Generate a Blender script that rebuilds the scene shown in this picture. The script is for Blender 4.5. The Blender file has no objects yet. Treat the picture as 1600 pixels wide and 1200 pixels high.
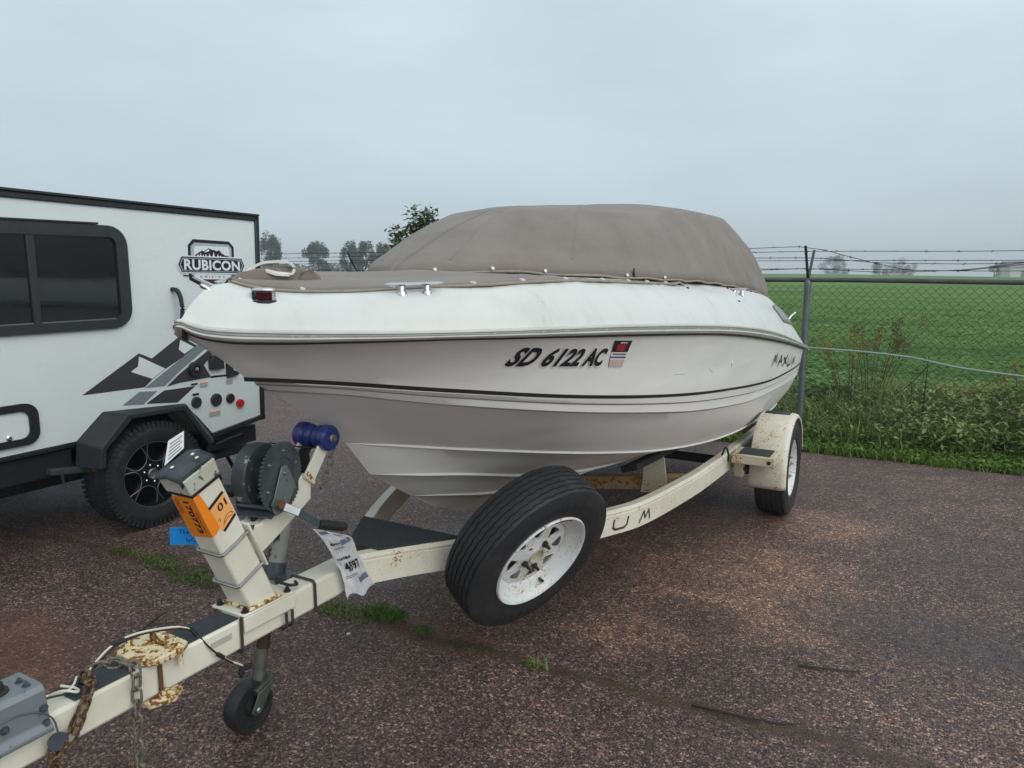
import bpy, bmesh, math, random
import numpy as np
from mathutils import Matrix, Vector, noise

random.seed(7)
RNG = np.random.default_rng(11)
SC = bpy.context.scene
COL = SC.collection
R = math.radians

# ------------------------------------------------------------------ camera
cam_d = bpy.data.cameras.new('camera')
cam = bpy.data.objects.new('camera', cam_d)
COL.objects.link(cam)
cam.location = (0, 0, 1.6)
cam.rotation_euler = (R(90 - 8.9), 0, 0)
cam_d.sensor_width = 36
cam_d.lens = 1150 / 1600 * 36
cam_d.clip_start = 0.05
cam_d.clip_end = 6000
SC.camera = cam

# ------------------------------------------------------------------ world: low overcast
SUN_EL, SUN_AZ = R(36), R(136)
world = bpy.data.worlds.new('World')
SC.world = world
world.use_nodes = True
wn, wl = world.node_tree.nodes, world.node_tree.links
wn.clear()
w_out = wn.new('ShaderNodeOutputWorld')
w_bg = wn.new('ShaderNodeBackground')
w_sky = wn.new('ShaderNodeTexSky')
w_sky.sky_type = 'NISHITA'
w_sky.sun_disc = False
w_sky.sun_elevation = SUN_EL
w_sky.sun_rotation = SUN_AZ
w_sky.air_density = 1.0
w_sky.dust_density = 4.0
w_tc = wn.new('ShaderNodeTexCoord')
w_sep = wn.new('ShaderNodeSeparateXYZ')
w_ramp = wn.new('ShaderNodeValToRGB')          # overcast brightness by height
w_map = wn.new('ShaderNodeMapping')
w_map.inputs['Scale'].default_value = (1.0, 1.0, 3.2)
w_noise = wn.new('ShaderNodeTexNoise')
w_noise.inputs['Scale'].default_value = 1.5
w_noise.inputs['Detail'].default_value = 5
w_noise.inputs['Roughness'].default_value = 0.5
w_nr = wn.new('ShaderNodeMapRange')
w_nr.inputs['From Min'].default_value = 0.3
w_nr.inputs['From Max'].default_value = 0.7
w_nr.inputs['To Min'].default_value = 0.84
w_nr.inputs['To Max'].default_value = 1.10
w_mul = wn.new('ShaderNodeMix'); w_mul.data_type = 'RGBA'; w_mul.blend_type = 'MULTIPLY'
w_mul.inputs[0].default_value = 1.0
w_mix = wn.new('ShaderNodeMix'); w_mix.data_type = 'RGBA'
w_mix.inputs[0].default_value = 0.10
cr = w_ramp.color_ramp
cr.elements[0].position = 0.0
cr.elements[0].color = (5.75, 6.85, 7.5, 1)
cr.elements[1].position = 1.0
cr.elements[1].color = (8.6, 9.7, 10.4, 1)
e = cr.elements.new(0.12); e.color = (5.95, 7.1, 7.8, 1)
e = cr.elements.new(0.35); e.color = (6.9, 8.1, 8.8, 1)
wl.new(w_tc.outputs['Generated'], w_sep.inputs[0])
wl.new(w_sep.outputs['Z'], w_ramp.inputs[0])
wl.new(w_tc.outputs['Generated'], w_map.inputs['Vector'])
wl.new(w_map.outputs[0], w_noise.inputs['Vector'])
wl.new(w_noise.outputs['Fac'], w_nr.inputs['Value'])
wl.new(w_ramp.outputs['Color'], w_mul.inputs[6])
wl.new(w_nr.outputs[0], w_mul.inputs[7])
wl.new(w_mul.outputs[2], w_mix.inputs[6])
wl.new(w_sky.outputs[0], w_mix.inputs[7])
wl.new(w_mix.outputs[2], w_bg.inputs['Color'])
w_bg.inputs['Strength'].default_value = 0.10
wl.new(w_bg.outputs[0], w_out.inputs[0])

# ------------------------------------------------------------------ sun behind the cloud layer
sun_d = bpy.data.lights.new('sun', 'SUN')
sun = bpy.data.objects.new('sun', sun_d)
COL.objects.link(sun)
sun_d.energy = 1.45
sun_d.angle = R(70)
sun_d.color = (1.0, 0.985, 0.955)
sun.rotation_euler = (R(90) - SUN_EL, 0, -SUN_AZ + R(180))
sun.location = (0, 0, 30)

SC.view_settings.view_transform = 'Standard'
SC.view_settings.look = 'None'
SC.view_settings.gamma = 1
SC.view_settings.use_curve_mapping = False
SC.view_settings.exposure = 0.0
try:
    SC.cycles.use_denoising = True
    SC.cycles.volume_bounces = 0
    SC.cycles.max_bounces = 8
    SC.cycles.transparent_max_bounces = 12
except Exception:
    pass

# ------------------------------------------------------------------ site frame
# x = across (away from the camper), y = aft along the boat, z = up; boat, camper and fence all follow it
TH = R(29.5)
ORG = Vector((-0.905, 2.026, 0))
F = Matrix.Translation(ORG) @ Matrix.Rotation(-TH, 4, 'Z')
BASE = {}


def tag(o, label=None, cat=None, group=None, kind=None):
    if label: o['label'] = label
    if cat: o['category'] = cat
    if group: o['group'] = group
    if kind: o['kind'] = kind
    return o


def thing(name, label, cat, base=(0, 0, 0), group=None, world_space=False):
    o = bpy.data.objects.new(name, None)
    COL.objects.link(o)
    o.empty_display_size = 0.1
    T = Matrix.Translation(Vector(base))
    o.matrix_world = T if world_space else F @ T
    BASE[o.name] = Vector(base)
    return tag(o, label, cat, group)


def dup(o, parent=None):
    c = o.copy()
    COL.objects.link(c)
    if parent:
        c.parent = parent
    BASE[c.name] = BASE[o.name].copy()
    for k in list(o.children):
        dup(k, c)
    return c


class MB:
    """collects simple shapes in site coordinates and links them as one mesh object"""

    def __init__(s):
        s.v, s.f, s.m = [], [], []

    def add(s, v, f, m=0):
        o = len(s.v)
        s.v.extend([tuple(p) for p in v])
        for q in f:
            s.f.append(tuple(i + o for i in q)); s.m.append(m)
        return s

    def hexa(s, c, m=0):
        """8 corners: bottom 0-3 counter-clockwise, top 4-7"""
        return s.add(c, [(3, 2, 1, 0), (4, 5, 6, 7), (0, 1, 5, 4), (1, 2, 6, 5), (2, 3, 7, 6), (3, 0, 4, 7)], m)

    def box(s, x0, x1, y0, y1, z0, z1, m=0):
        return s.hexa([(x0, y0, z0), (x1, y0, z0), (x1, y1, z0), (x0, y1, z0),
                       (x0, y0, z1), (x1, y0, z1), (x1, y1, z1), (x0, y1, z1)], m)

    def obox(s, c, X, Y, Z, m=0):
        c, X, Y, Z = Vector(c), Vector(X), Vector(Y), Vector(Z)
        return s.hexa([c - X - Y - Z, c + X - Y - Z, c + X + Y - Z, c - X + Y - Z,
                       c - X - Y + Z, c + X - Y + Z, c + X + Y + Z, c - X + Y + Z], m)

    def tube(s, path, r, n=8, cap=True, m=0, closed=False):
        P = [Vector(p) for p in path]
        k = len(P)
        rs = r if isinstance(r, (list, tuple)) else [r] * k
        o = len(s.v)
        up = None
        for i in range(k):
            a = P[i - 1] if (i > 0 or closed) else P[i]
            b = P[(i + 1) % k] if (i < k - 1 or closed) else P[i]
            t = (b - a).normalized()
            if up is None:
                up = Vector((0, 0, 1)) if abs(t.z) < 0.9 else Vector((1, 0, 0))
            x = t.cross(up)
            if x.length < 1e-5:
                x = t.cross(Vector((0.3, 1, 0.2)))
            x.normalize()
            up = x.cross(t).normalized()
            for j in range(n):
                q = 2 * math.pi * j / n
                s.v.append(tuple(P[i] + (x * math.cos(q) + up * math.sin(q)) * rs[i]))
        rng = k if closed else k - 1
        for i in range(rng):
            i2 = (i + 1) % k
            for j in range(n):
                j2 = (j + 1) % n
                s.f.append((o + i * n + j, o + i * n + j2, o + i2 * n + j2, o + i2 * n + j)); s.m.append(m)
        if cap and not closed:
            s.f.append(tuple(o + j for j in reversed(range(n)))); s.m.append(m)
            s.f.append(tuple(o + (k - 1) * n + j for j in range(n))); s.m.append(m)
        return s

    def lathe(s, prof, c, ax, n=32, m=0, closed=False, ref=None):
        """prof = [(radius, height along ax)]"""
        c, ax = Vector(c), Vector(ax).normalized()
        x = ref.normalized() if ref else ax.cross(Vector((0, 0, 1)) if abs(ax.z) < .9 else Vector((1, 0, 0))).normalized()
        y = ax.cross(x)
        o = len(s.v)
        for (r, h) in prof:
            for j in range(n):
                q = 2 * math.pi * j / n
                s.v.append(tuple(c + ax * h + (x * math.cos(q) + y * math.sin(q)) * r))
        k = len(prof)
        for i in range(k if closed else k - 1):
            i2 = (i + 1) % k
            for j in range(n):
                j2 = (j + 1) % n
                s.f.append((o + i * n + j, o + i * n + j2, o + i2 * n + j2, o + i2 * n + j)); s.m.append(m)
        if not closed:
            if prof[0][0] > 1e-6:
                s.f.append(tuple(o + j for j in reversed(range(n)))); s.m.append(m)
            if prof[-1][0] > 1e-6:
                s.f.append(tuple(o + (k - 1) * n + j for j in range(n))); s.m.append(m)
        return s

    def grid(s, rows, m=0, flip=False):
        o = len(s.v); nc = len(rows[0])
        for r in rows:
            s.v.extend([tuple(p) for p in r])
        for i in range(len(rows) - 1):
            for j in range(nc - 1):
                q = (o + i * nc + j, o + i * nc + j + 1, o + (i + 1) * nc + j + 1, o + (i + 1) * nc + j)
                s.f.append(q[::-1] if flip else q); s.m.append(m)
        return s

    def prism(s, poly, vec, m=0):
        """solid from a planar 3-D outline pushed along vec"""
        vec = Vector(vec); n = len(poly)
        P = [Vector(p) for p in poly]
        s.add(P + [p + vec for p in P], [tuple(reversed(range(n))), tuple(range(n, 2 * n))] +
              [(i, (i + 1) % n, n + (i + 1) % n, n + i) for i in range(n)], m)
        return s

    def sweep(s, path, prof, m=0, side=None, closed_prof=True, cap=True):
        """prof = [(across, up)] swept along a path; 'across' is horizontal, right of travel"""
        P = [Vector(p) for p in path]
        rows = []
        for i, p in enumerate(P):
            a, b = P[max(i - 1, 0)], P[min(i + 1, len(P) - 1)]
            t = (b - a).normalized()
            x = t.cross(Vector((0, 0, 1))).normalized()
            up = x.cross(t).normalized()
            rows.append([p + x * u + up * w for (u, w) in prof])
        o = len(s.v); n = len(prof)
        for r in rows: s.v.extend([tuple(q) for q in r])
        for i in range(len(P) - 1):
            for j in range(n if closed_prof else n - 1):
                j2 = (j + 1) % n
                s.f.append((o + i * n + j, o + i * n + j2, o + (i + 1) * n + j2, o + (i + 1) * n + j)); s.m.append(m)
        if cap and closed_prof:
            s.f.append(tuple(o + j for j in reversed(range(n)))); s.m.append(m)
            k = len(P) - 1
            s.f.append(tuple(o + k * n + j for j in range(n))); s.m.append(m)
        return s

    def build(s, name, mats, parent=None, base=None, bevel=0, smooth=35, solid=0, subsurf=0, world_space=False, fixn=True):
        me = bpy.data.meshes.new(name)
        B = BASE[parent.name] if parent else Vector(base or (0, 0, 0))
        v = [(p[0] - B.x, p[1] - B.y, p[2] - B.z) for p in s.v]
        me.from_pydata(v, [], s.f)
        if not isinstance(mats, (list, tuple)): mats = [mats]
        for m in mats: me.materials.append(m)
        me.polygons.foreach_set('material_index', s.m)
        me.validate()
        if fixn:
            bm = bmesh.new(); bm.from_mesh(me)
            bmesh.ops.recalc_face_normals(bm, faces=bm.faces)
            bm.to_mesh(me); bm.free()
        if smooth:
            me.polygons.foreach_set('use_smooth', [True] * len(me.polygons))
            me.set_sharp_from_angle(angle=R(smooth))
        o = bpy.data.objects.new(name, me)
        COL.objects.link(o)
        if parent:
            o.parent = parent
        else:
            T = Matrix.Translation(B)
            o.matrix_world = T if world_space else F @ T
        BASE[o.name] = B.copy()
        if solid:
            md = o.modifiers.new('thickness', 'SOLIDIFY'); md.thickness = solid; md.offset = 0
        if bevel:
            md = o.modifiers.new('edges', 'BEVEL'); md.width = bevel; md.segments = 2; md.limit_method = 'ANGLE'
            md.angle_limit = R(40); md.harden_normals = False
        if subsurf:
            md = o.modifiers.new('smooth', 'SUBSURF'); md.levels = md.render_levels = subsurf
        return o


def pchip(x, y):
    x = np.array(x, float); y = np.array(y, float); h = np.diff(x); dl = np.diff(y) / h; m = np.zeros(len(x))
    for i in range(1, len(x) - 1):
        if dl[i - 1] * dl[i] > 0:
            w1 = 2 * h[i] + h[i - 1]; w2 = h[i] + 2 * h[i - 1]
            m[i] = (w1 + w2) / (w1 / dl[i - 1] + w2 / dl[i])
    m[0] = dl[0]; m[-1] = dl[-1]

    def g(q):
        q = np.clip(q, x[0], x[-1]); i = np.clip(np.searchsorted(x, q) - 1, 0, len(x) - 2); t = (q - x[i]) / h[i]
        return (1 + 2 * t) * (1 - t) ** 2 * y[i] + t * (1 - t) ** 2 * h[i] * m[i] + t * t * (3 - 2 * t) * y[i + 1] + t * t * (t - 1) * h[i] * m[i + 1]
    return g


def curve3(pts, n, power=1.0):
    """n points along a smooth curve through pts, by chord length"""
    P = np.array(pts, float)
    d = np.r_[0, np.cumsum(np.linalg.norm(np.diff(P, axis=0), axis=1))]
    q = d[-1] * np.linspace(0, 1, n) ** power
    return np.stack([pchip(d, P[:, k])(q) for k in range(P.shape[1])], 1)


def flat_shape(loops, extrude=0.0):
    """2-D loops (outer and holes) filled, as (verts, faces)"""
    cu = bpy.data.curves.new('shape', 'CURVE')
    cu.dimensions = '2D'; cu.fill_mode = 'BOTH'; cu.extrude = extrude
    for L in loops:
        sp = cu.splines.new('POLY'); sp.points.add(len(L) - 1)
        for p, q in zip(sp.points, L): p.co = (q[0], q[1], 0, 1)
        sp.use_cyclic_u = True
    o = bpy.data.objects.new('shape', cu)
    me = bpy.data.meshes.new_from_object(o)
    v = [tuple(p.co) for p in me.vertices]; f = [tuple(p.vertices) for p in me.polygons]
    bpy.data.objects.remove(o); bpy.data.curves.remove(cu); bpy.data.meshes.remove(me)
    return v, f


def lettering(text, size=1.0, shear=0.0, offset=0.0, spacing=1.0, xs=1.0):
    cu = bpy.data.curves.new('letters', 'FONT')
    cu.body = text; cu.size = size; cu.shear = shear; cu.offset = offset; cu.space_character = spacing
    cu.resolution_u = 3
    o = bpy.data.objects.new('letters', cu)
    me = bpy.data.meshes.new_from_object(o)
    v = np.array([tuple(p.co) for p in me.vertices]); f = [tuple(p.vertices) for p in me.polygons]
    bpy.data.objects.remove(o); bpy.data.curves.remove(cu); bpy.data.meshes.remove(me)
    v[:, 0] *= xs
    lo, hi = v.min(0), v.max(0)
    return v - [lo[0], lo[1], 0], f, hi[0] - lo[0], hi[1] - lo[1]


def strokes(lines, w):
    """thick poly-lines in 2-D, each segment one quad -> verts, faces"""
    v, f = [], []
    for L in lines:
        for a, b in zip(L[:-1], L[1:]):
            a, b = Vector(a), Vector(b); t = (b - a).normalized(); nrm = Vector((-t.y, t.x)) * w / 2
            a, b = a - t * w * .3, b + t * w * .3
            o = len(v); v += [(a - nrm)[:], (b - nrm)[:], (b + nrm)[:], (a + nrm)[:]]; f.append((o, o + 1, o + 2, o + 3))
    return v, f


def circle(cx, cy, r, n=24, a0=0.0):
    return [(cx + r * math.cos(a0 + 2 * math.pi * i / n), cy + r * math.sin(a0 + 2 * math.pi * i / n)) for i in range(n)]


def rrect(x0, x1, y0, y1, r, n=5):
    out = []
    for cx, cy, a in ((x1 - r, y1 - r, 0), (x0 + r, y1 - r, 90), (x0 + r, y0 + r, 180), (x1 - r, y0 + r, 270)):
        for i in range(n + 1):
            q = R(a + 90 * i / n); out.append((cx + r * math.cos(q), cy + r * math.sin(q)))
    return out


# ------------------------------------------------------------------ materials
class Nodes:
    def __init__(s, name):
        s.mat = bpy.data.materials.new(name); s.mat.use_nodes = True
        s.n, s.l = s.mat.node_tree.nodes, s.mat.node_tree.links
        s.p = s.n['Principled BSDF']

    def new(s, t, **kw):
        n = s.n.new(t)
        for k, v in kw.items():
            if k in n.inputs: n.inputs[k].default_value = v
            else: setattr(n, k, v)
        return n

    def coord(s, out='Object', scale=None):
        t = s.new('ShaderNodeTexCoord').outputs[out]
        if scale is not None:
            m = s.new('ShaderNodeMapping'); m.inputs['Scale'].default_value = scale
            s.l.new(t, m.inputs[0]); t = m.outputs[0]
        return t

    def noise(s, co, scale, detail=4, rough=.55, dist=0):
        n = s.new('ShaderNodeTexNoise'); n.inputs['Scale'].default_value = scale; n.inputs['Detail'].default_value = detail
        n.inputs['Roughness'].default_value = rough; n.inputs['Distortion'].default_value = dist
        s.l.new(co, n.inputs['Vector']); return n.outputs['Fac']

    def ramp(s, fac, stops, interp='LINEAR'):
        n = s.new('ShaderNodeValToRGB'); c = n.color_ramp; c.interpolation = interp
        while len(c.elements) < len(stops): c.elements.new(0.5)
        for el, (p, col) in zip(c.elements, stops):
            el.position = p; el.color = (*col, 1) if len(col) == 3 else col
        s.l.new(fac, n.inputs[0]); return n.outputs[0]

    def mrange(s, v, a, b, c=0.0, d=1.0, smooth=False):
        n = s.new('ShaderNodeMapRange')
        if smooth: n.interpolation_type = 'SMOOTHSTEP'
        n.inputs['From Min'].default_value = a; n.inputs['From Max'].default_value = b
        n.inputs['To Min'].default_value = c; n.inputs['To Max'].default_value = d
        s.l.new(v, n.inputs['Value']); return n.outputs[0]

    def mix(s, fac, a, b, blend='MIX'):
        n = s.new('ShaderNodeMix'); n.data_type = 'RGBA'; n.blend_type = blend
        for i, x in ((0, fac), (6, a), (7, b)):
            if hasattr(x, 'links'): s.l.new(x, n.inputs[i])
            elif i == 0: n.inputs[0].default_value = x
            else: n.inputs[i].default_value = (*x, 1)
        return n.outputs[2]

    def math(s, op, a, b=0.0, clamp=False):
        n = s.new('ShaderNodeMath'); n.operation = op; n.use_clamp = clamp
        for i, x in ((0, a), (1, b)):
            if hasattr(x, 'links'): s.l.new(x, n.inputs[i])
            else: n.inputs[i].default_value = x
        return n.outputs[0]

    def bump(s, h, strength=.3, dist=.002, prev=None):
        n = s.new('ShaderNodeBump'); n.inputs['Strength'].default_value = strength; n.inputs['Distance'].default_value = dist
        s.l.new(h, n.inputs['Height'])
        if prev is not None: s.l.new(prev, n.inputs['Normal'])
        return n.outputs[0]

    def set(s, **kw):
        for k, v in kw.items():
            k = k.replace('_', ' ')
            i = s.p.inputs[k]
            if hasattr(v, 'links'): s.l.new(v, i)
            elif k == 'Base Color' and len(v) == 3: i.default_value = (*v, 1)
            else: i.default_value = v
        return s


MATS = {}


def plain(name, col, rough=.5, metal=0, var=.12, scale=14, bump=0, bscale=120, spec=.5, coat=0, bdist=.001):
    if name in MATS: return MATS[name]
    k = Nodes(name)
    co = k.coord()
    f = k.noise(co, scale, 5, .6)
    lo = tuple(c * (1 - var) for c in col); hi = tuple(min(1, c * (1 + var)) for c in col)
    k.set(Base_Color=k.ramp(f, [(.3, lo), (.7, hi)]), Metallic=metal, Coat_Weight=coat)
    k.set(Roughness=k.mrange(k.noise(co, scale * 2.3, 4), .3, .7, max(.03, rough - .08), min(1, rough + .08)))
    k.p.inputs['Specular IOR Level'].default_value = spec
    if bump:
        k.set(Normal=k.bump(k.noise(co, bscale, 3), bump, bdist))
    MATS[name] = k.mat
    return k.mat


def rusty(name, col, amount=.5, rough=.35, spots=60, big=9, rust=((.20, .07, .018), (.42, .22, .05)), halo_c=(.55, .36, .12)):
    """white-ish paint with rust freckles and chips"""
    if name in MATS: return MATS[name]
    k = Nodes(name); co = k.coord()
    g = k.noise(co, 5, 4)
    paint = k.ramp(g, [(.25, tuple(c * q for c, q in zip(col, (.84, .82, .76)))), (.6, col)])
    s1 = k.noise(co, spots, 2, .5); s2 = k.noise(co, big, 5, .62)
    m = k.math('ADD', k.math('MULTIPLY', s1, .55), k.math('MULTIPLY', s2, .45))
    m1 = k.mrange(m, .70 - amount * .25, .735 - amount * .25, smooth=True)
    halo = k.mrange(m, .62 - amount * .25, .75 - amount * .25)
    rc = k.ramp(k.noise(co, 90, 3), [(.35, rust[0]), (.7, rust[1])])
    c = k.mix(k.math('MULTIPLY', halo, .45), paint, halo_c)
    c = k.mix(m1, c, rc)
    k.set(Base_Color=c, Roughness=k.mrange(m1, 0, 1, rough, .85), Normal=k.bump(m1, .25, .0012))
    MATS[name] = k.mat
    return k.mat
# ================================================================== SETTING: terrain, lot, sky air
def tri_mesh(name, V, T, mat, parent=None, base=None, attr=None, kind=None, world_space=False, smooth=False):
    """big meshes straight from numpy arrays"""
    me = bpy.data.meshes.new(name)
    B = BASE[parent.name] if parent else Vector(base or (0, 0, 0))
    V = np.asarray(V, np.float32) - np.array(B[:], np.float32)
    T = np.asarray(T, np.int32)
    me.vertices.add(len(V)); me.vertices.foreach_set('co', V.ravel())
    me.loops.add(T.size); me.loops.foreach_set('vertex_index', T.ravel())
    me.polygons.add(len(T)); me.polygons.foreach_set('loop_start', np.arange(0, T.size, 3, dtype=np.int32))
    if attr is not None:
        at = me.attributes.new('tint', 'FLOAT', 'POINT'); at.data.foreach_set('value', np.asarray(attr, np.float32))
    me.materials.append(mat)
    me.update(calc_edges=True)
    if smooth: me.polygons.foreach_set('use_smooth', [True] * len(T))
    o = bpy.data.objects.new(name, me); COL.objects.link(o)
    if parent: o.parent = parent
    else: o.matrix_world = Matrix.Translation(B) if world_space else F @ Matrix.Translation(B)
    BASE[o.name] = B.copy()
    if kind: o['kind'] = kind
    return o


def tinted(name, stops, rough=.55, transl=0.0, spec=.3):
    k = Nodes(name)
    a = k.new('ShaderNodeAttribute'); a.attribute_name = 'tint'
    c = k.ramp(a.outputs['Fac'], stops)
    k.set(Base_Color=c, Roughness=rough)
    k.p.inputs['Specular IOR Level'].default_value = spec
    if transl:
        tr = k.new('ShaderNodeBsdfTranslucent'); ms = k.new('ShaderNodeMixShader'); ms.inputs[0].default_value = transl
        k.l.new(c, tr.inputs[0]); k.l.new(k.p.outputs[0], ms.inputs[1]); k.l.new(tr.outputs[0], ms.inputs[2])
        k.l.new(ms.outputs[0], k.n['Material Output'].inputs[0])
    MATS[name] = k.mat
    return k.mat


# ---- asphalt / chip seal
k = Nodes('chip_seal'); co = k.coord()
vo = k.new('ShaderNodeTexVoronoi'); vo.inputs['Scale'].default_value = 96; k.l.new(co, vo.inputs['Vector'])
ve = k.new('ShaderNodeTexVoronoi'); ve.feature = 'DISTANCE_TO_EDGE'; ve.inputs['Scale'].default_value = 96; k.l.new(co, ve.inputs['Vector'])
vo2 = k.new('ShaderNodeTexVoronoi'); vo2.inputs['Scale'].default_value = 190; k.l.new(co, vo2.inputs['Vector'])
sx = k.new('ShaderNodeSeparateColor'); k.l.new(vo.outputs['Color'], sx.inputs[0])
sx2 = k.new('ShaderNodeSeparateColor'); k.l.new(vo2.outputs['Color'], sx2.inputs[0])
stone = k.ramp(sx.outputs[0], [(.0, (.022, .017, .019)), (.45, (.055, .037, .036)), (.64, (.115, .070, .058)), (.82, (.21, .135, .100)), (.95, (.40, .28, .20))])
fine = k.ramp(sx2.outputs[1], [(.0, (.020, .016, .018)), (.55, (.072, .050, .050)), (.95, (.24, .17, .14))])
big = k.noise(co, 1.1, 6, .62)
mid = k.noise(co, 5.0, 5, .6)
cover = k.math('MULTIPLY', k.mrange(vo.outputs['Distance'], .0042, .0065, 1, 0), 1.0)
size = k.mrange(sx.outputs[2], 0, 1, .02, .24)
c = k.mix(k.mrange(k.math('SUBTRACT', ve.outputs['Distance'], size), .0, .05, 0, 1), fine, stone)
# worn pale aggregate patch near the trailer wheel and sandy streaks
sep = k.new('ShaderNodeSeparateXYZ'); k.l.new(co, sep.inputs[0])


def blob(cx, cy, rx, ry, soft=.6, jitter=.35):
    dx = k.math('DIVIDE', k.math('SUBTRACT', sep.outputs[0], cx), rx)
    dy = k.math('DIVIDE', k.math('SUBTRACT', sep.outputs[1], cy), ry)
    d = k.math('SQRT', k.math('ADD', k.math('MULTIPLY', dx, dx), k.math('MULTIPLY', dy, dy)))
    d = k.math('ADD', d, k.math('MULTIPLY', k.math('SUBTRACT', k.noise(co, 3.2, 6, .65), .5), jitter * 4))
    return k.mrange(d, 1 - soft, 1 + soft * .4, 1, 0, smooth=True)


pale = k.math('MAXIMUM', blob(1.05, 2.35, .60, .70), blob(.75, 1.62, .30, .30))
pale = k.math('MAXIMUM', pale, blob(1.30, 3.5, .40, .35))
pale = k.math('MULTIPLY', pale, k.mrange(k.noise(co, 16, 6, .7), .34, .60, .25, 1))
pale_c = k.mix(.16, k.mix(1.0, c, (2.0, 1.85, 1.62), 'MULTIPLY'), (.30, .215, .14))
c = k.mix(k.math('MULTIPLY', pale, .9), c, pale_c)
ox = blob(.95, 1.9, .24, .2, .25, .2)
c = k.mix(k.math('MULTIPLY', ox, .8), c, k.mix(.5, c, (.02, .015, .015)))
red = k.math('MAXIMUM', blob(-.02, 1.17, .42, .13), blob(-1.5, .15, .6, .3))
c = k.mix(k.math('MULTIPLY', red, .55), c, (.14, .062, .04))
tone = k.ramp(big, [(.28, (.66, .61, .61)), (.5, (1.08, .99, .98)), (.72, (1.55, 1.40, 1.34))])
c = k.mix(1.0, c, tone, 'MULTIPLY')
tone2 = k.ramp(mid, [(.3, (.78, .78, .8)), (.7, (1.2, 1.18, 1.15))])
c = k.mix(1.0, c, tone2, 'MULTIPLY')
# seam with silt and moss running across the lot
wob = k.math('MULTIPLY', k.math('SUBTRACT', k.noise(co, 1.7, 4), .5), .32)
sy = k.math('SUBTRACT', k.math('SUBTRACT', k.math('ADD', sep.outputs[1], wob), k.math('MULTIPLY', sep.outputs[0], .05)), 1.13)
seam = k.mrange(k.math('ABSOLUTE', k.math('ADD', sy, k.math('MULTIPLY', k.math('SUBTRACT', k.noise(co, 22, 4), .5), .06))), .012, .055, 1, 0, smooth=True)
seamc = k.ramp(k.noise(co, 8, 4), [(.35, (.035, .022, .014)), (.55, (.075, .045, .026)), (.7, (.035, .042, .014))])
c = k.mix(k.math('MULTIPLY', seam, .8), c, seamc)
wet = k.math('MAXIMUM', blob(-.66, 1.95, .36, .55, .5, .25), blob(1.95, 2.2, .7, .33, .6, .3))
wet2 = blob(-.66, 1.95, .32, .5, .4, .25)
c = k.mix(k.math('MULTIPLY', wet, .4), c, (.034, .028, .030))
rg = k.mrange(big, .3, .7, .44, .66)
rg = k.math('SUBTRACT', rg, k.math('MULTIPLY', wet, .14))
rg = k.math('SUBTRACT', rg, k.math('MULTIPLY', wet2, .22))
h = k.math('ADD', k.mrange(vo.outputs['Distance'], 0, .7, 1, 0), k.math('MULTIPLY', sx.outputs[1], .6))
h = k.math('ADD', h, k.math('MULTIPLY', k.mrange(vo2.outputs['Distance'], 0, .7, 1, 0), .3))
k.set(Base_Color=c, Roughness=rg, Normal=k.bump(h, .75, .004))
k.p.inputs['Specular IOR Level'].default_value = .42
chip_seal = k.mat

# ---- soil and crop ground
k = Nodes('field_soil'); co = k.coord()
band = k.noise(k.coord(scale=(.06, .36, 1)), 1.0, 6, .62)
f2 = k.noise(co, 5, 6, .7)
c = k.ramp(band, [(.30, (.038, .085, .020)), (.42, (.082, .165, .030)), (.58, (.120, .220, .040)), (.75, (.175, .260, .060))])
c = k.mix(1.0, c, k.ramp(f2, [(.25, (.5, .5, .5)), (.5, (.95, .95, .95)), (.75, (1.4, 1.4, 1.3))]), 'MULTIPLY')
sepf = k.new('ShaderNodeSeparateXYZ'); k.l.new(co, sepf.inputs[0])
near = k.mrange(sepf.outputs[1], 6.3, 7.6, 1, 0)
c = k.mix(near, c, (.028, .024, .014))
k.set(Base_Color=c, Roughness=.9, Normal=k.bump(f2, 1.0, .12))
k.p.inputs['Specular IOR Level'].default_value = .1
field_mat = k.mat


def land_z(X, Y):
    """world height of the land: level, then falling away past the crest of the field"""
    z = -0.025 * max(0.0, Y - 245) - 0.03 * max(0.0, X - 97) - 0.02 * max(0.0, -X - 300)
    return max(z, -9.0)


mb = MB()
xs = sorted(set([-620, -500, -400, -300, -200, -120, -60, -30, -12, 0, 12, 30, 60, 80, 90, 97, 105, 120, 150, 200, 300, 400, 500, 620]))
ys = [-300, -100, -40, -15, 0, 10, 20, 40, 80, 120, 160, 200, 225, 245, 255, 270, 300, 350, 420, 520, 640]
FI = F.inverted()
rows = []
for y in ys:
    rows.append([tuple(FI @ Vector((x, y, land_z(x, y)))) for x in xs])
mb.grid(rows)
g = mb.build('ground', field_mat, smooth=60)
tag(g, 'green crop field behind the fence, level to a low crest', 'field', kind='structure')

# lot sheet with a ragged edge along the verge
mb = MB()
bs = np.r_[np.linspace(-30, -6, 25), np.linspace(-5.9, 7, 260), np.linspace(7.5, 30, 24)]
edge = [5.47 + .05 * noise.noise((b * 1.3, 0, 0)) + .035 * noise.noise((b * 6, 3, 0)) + .02 * noise.noise((b * 22, 7, 0)) for b in bs]
rows = [[(b, -14, .004) for b in bs], [(b, 3, .004) for b in bs], [(b, 5.05, .004) for b in bs], [(b, e, .004) for b, e in zip(bs, edge)]]
rows.append([(b, e + .015, -.03) for b, e in zip(bs, edge)])
mb.grid(rows)
lot = mb.build('parking_lot', chip_seal, smooth=0)
tag(lot, 'reddish brown chip sealed parking lot, damp in places', 'parking lot', kind='structure')

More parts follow.
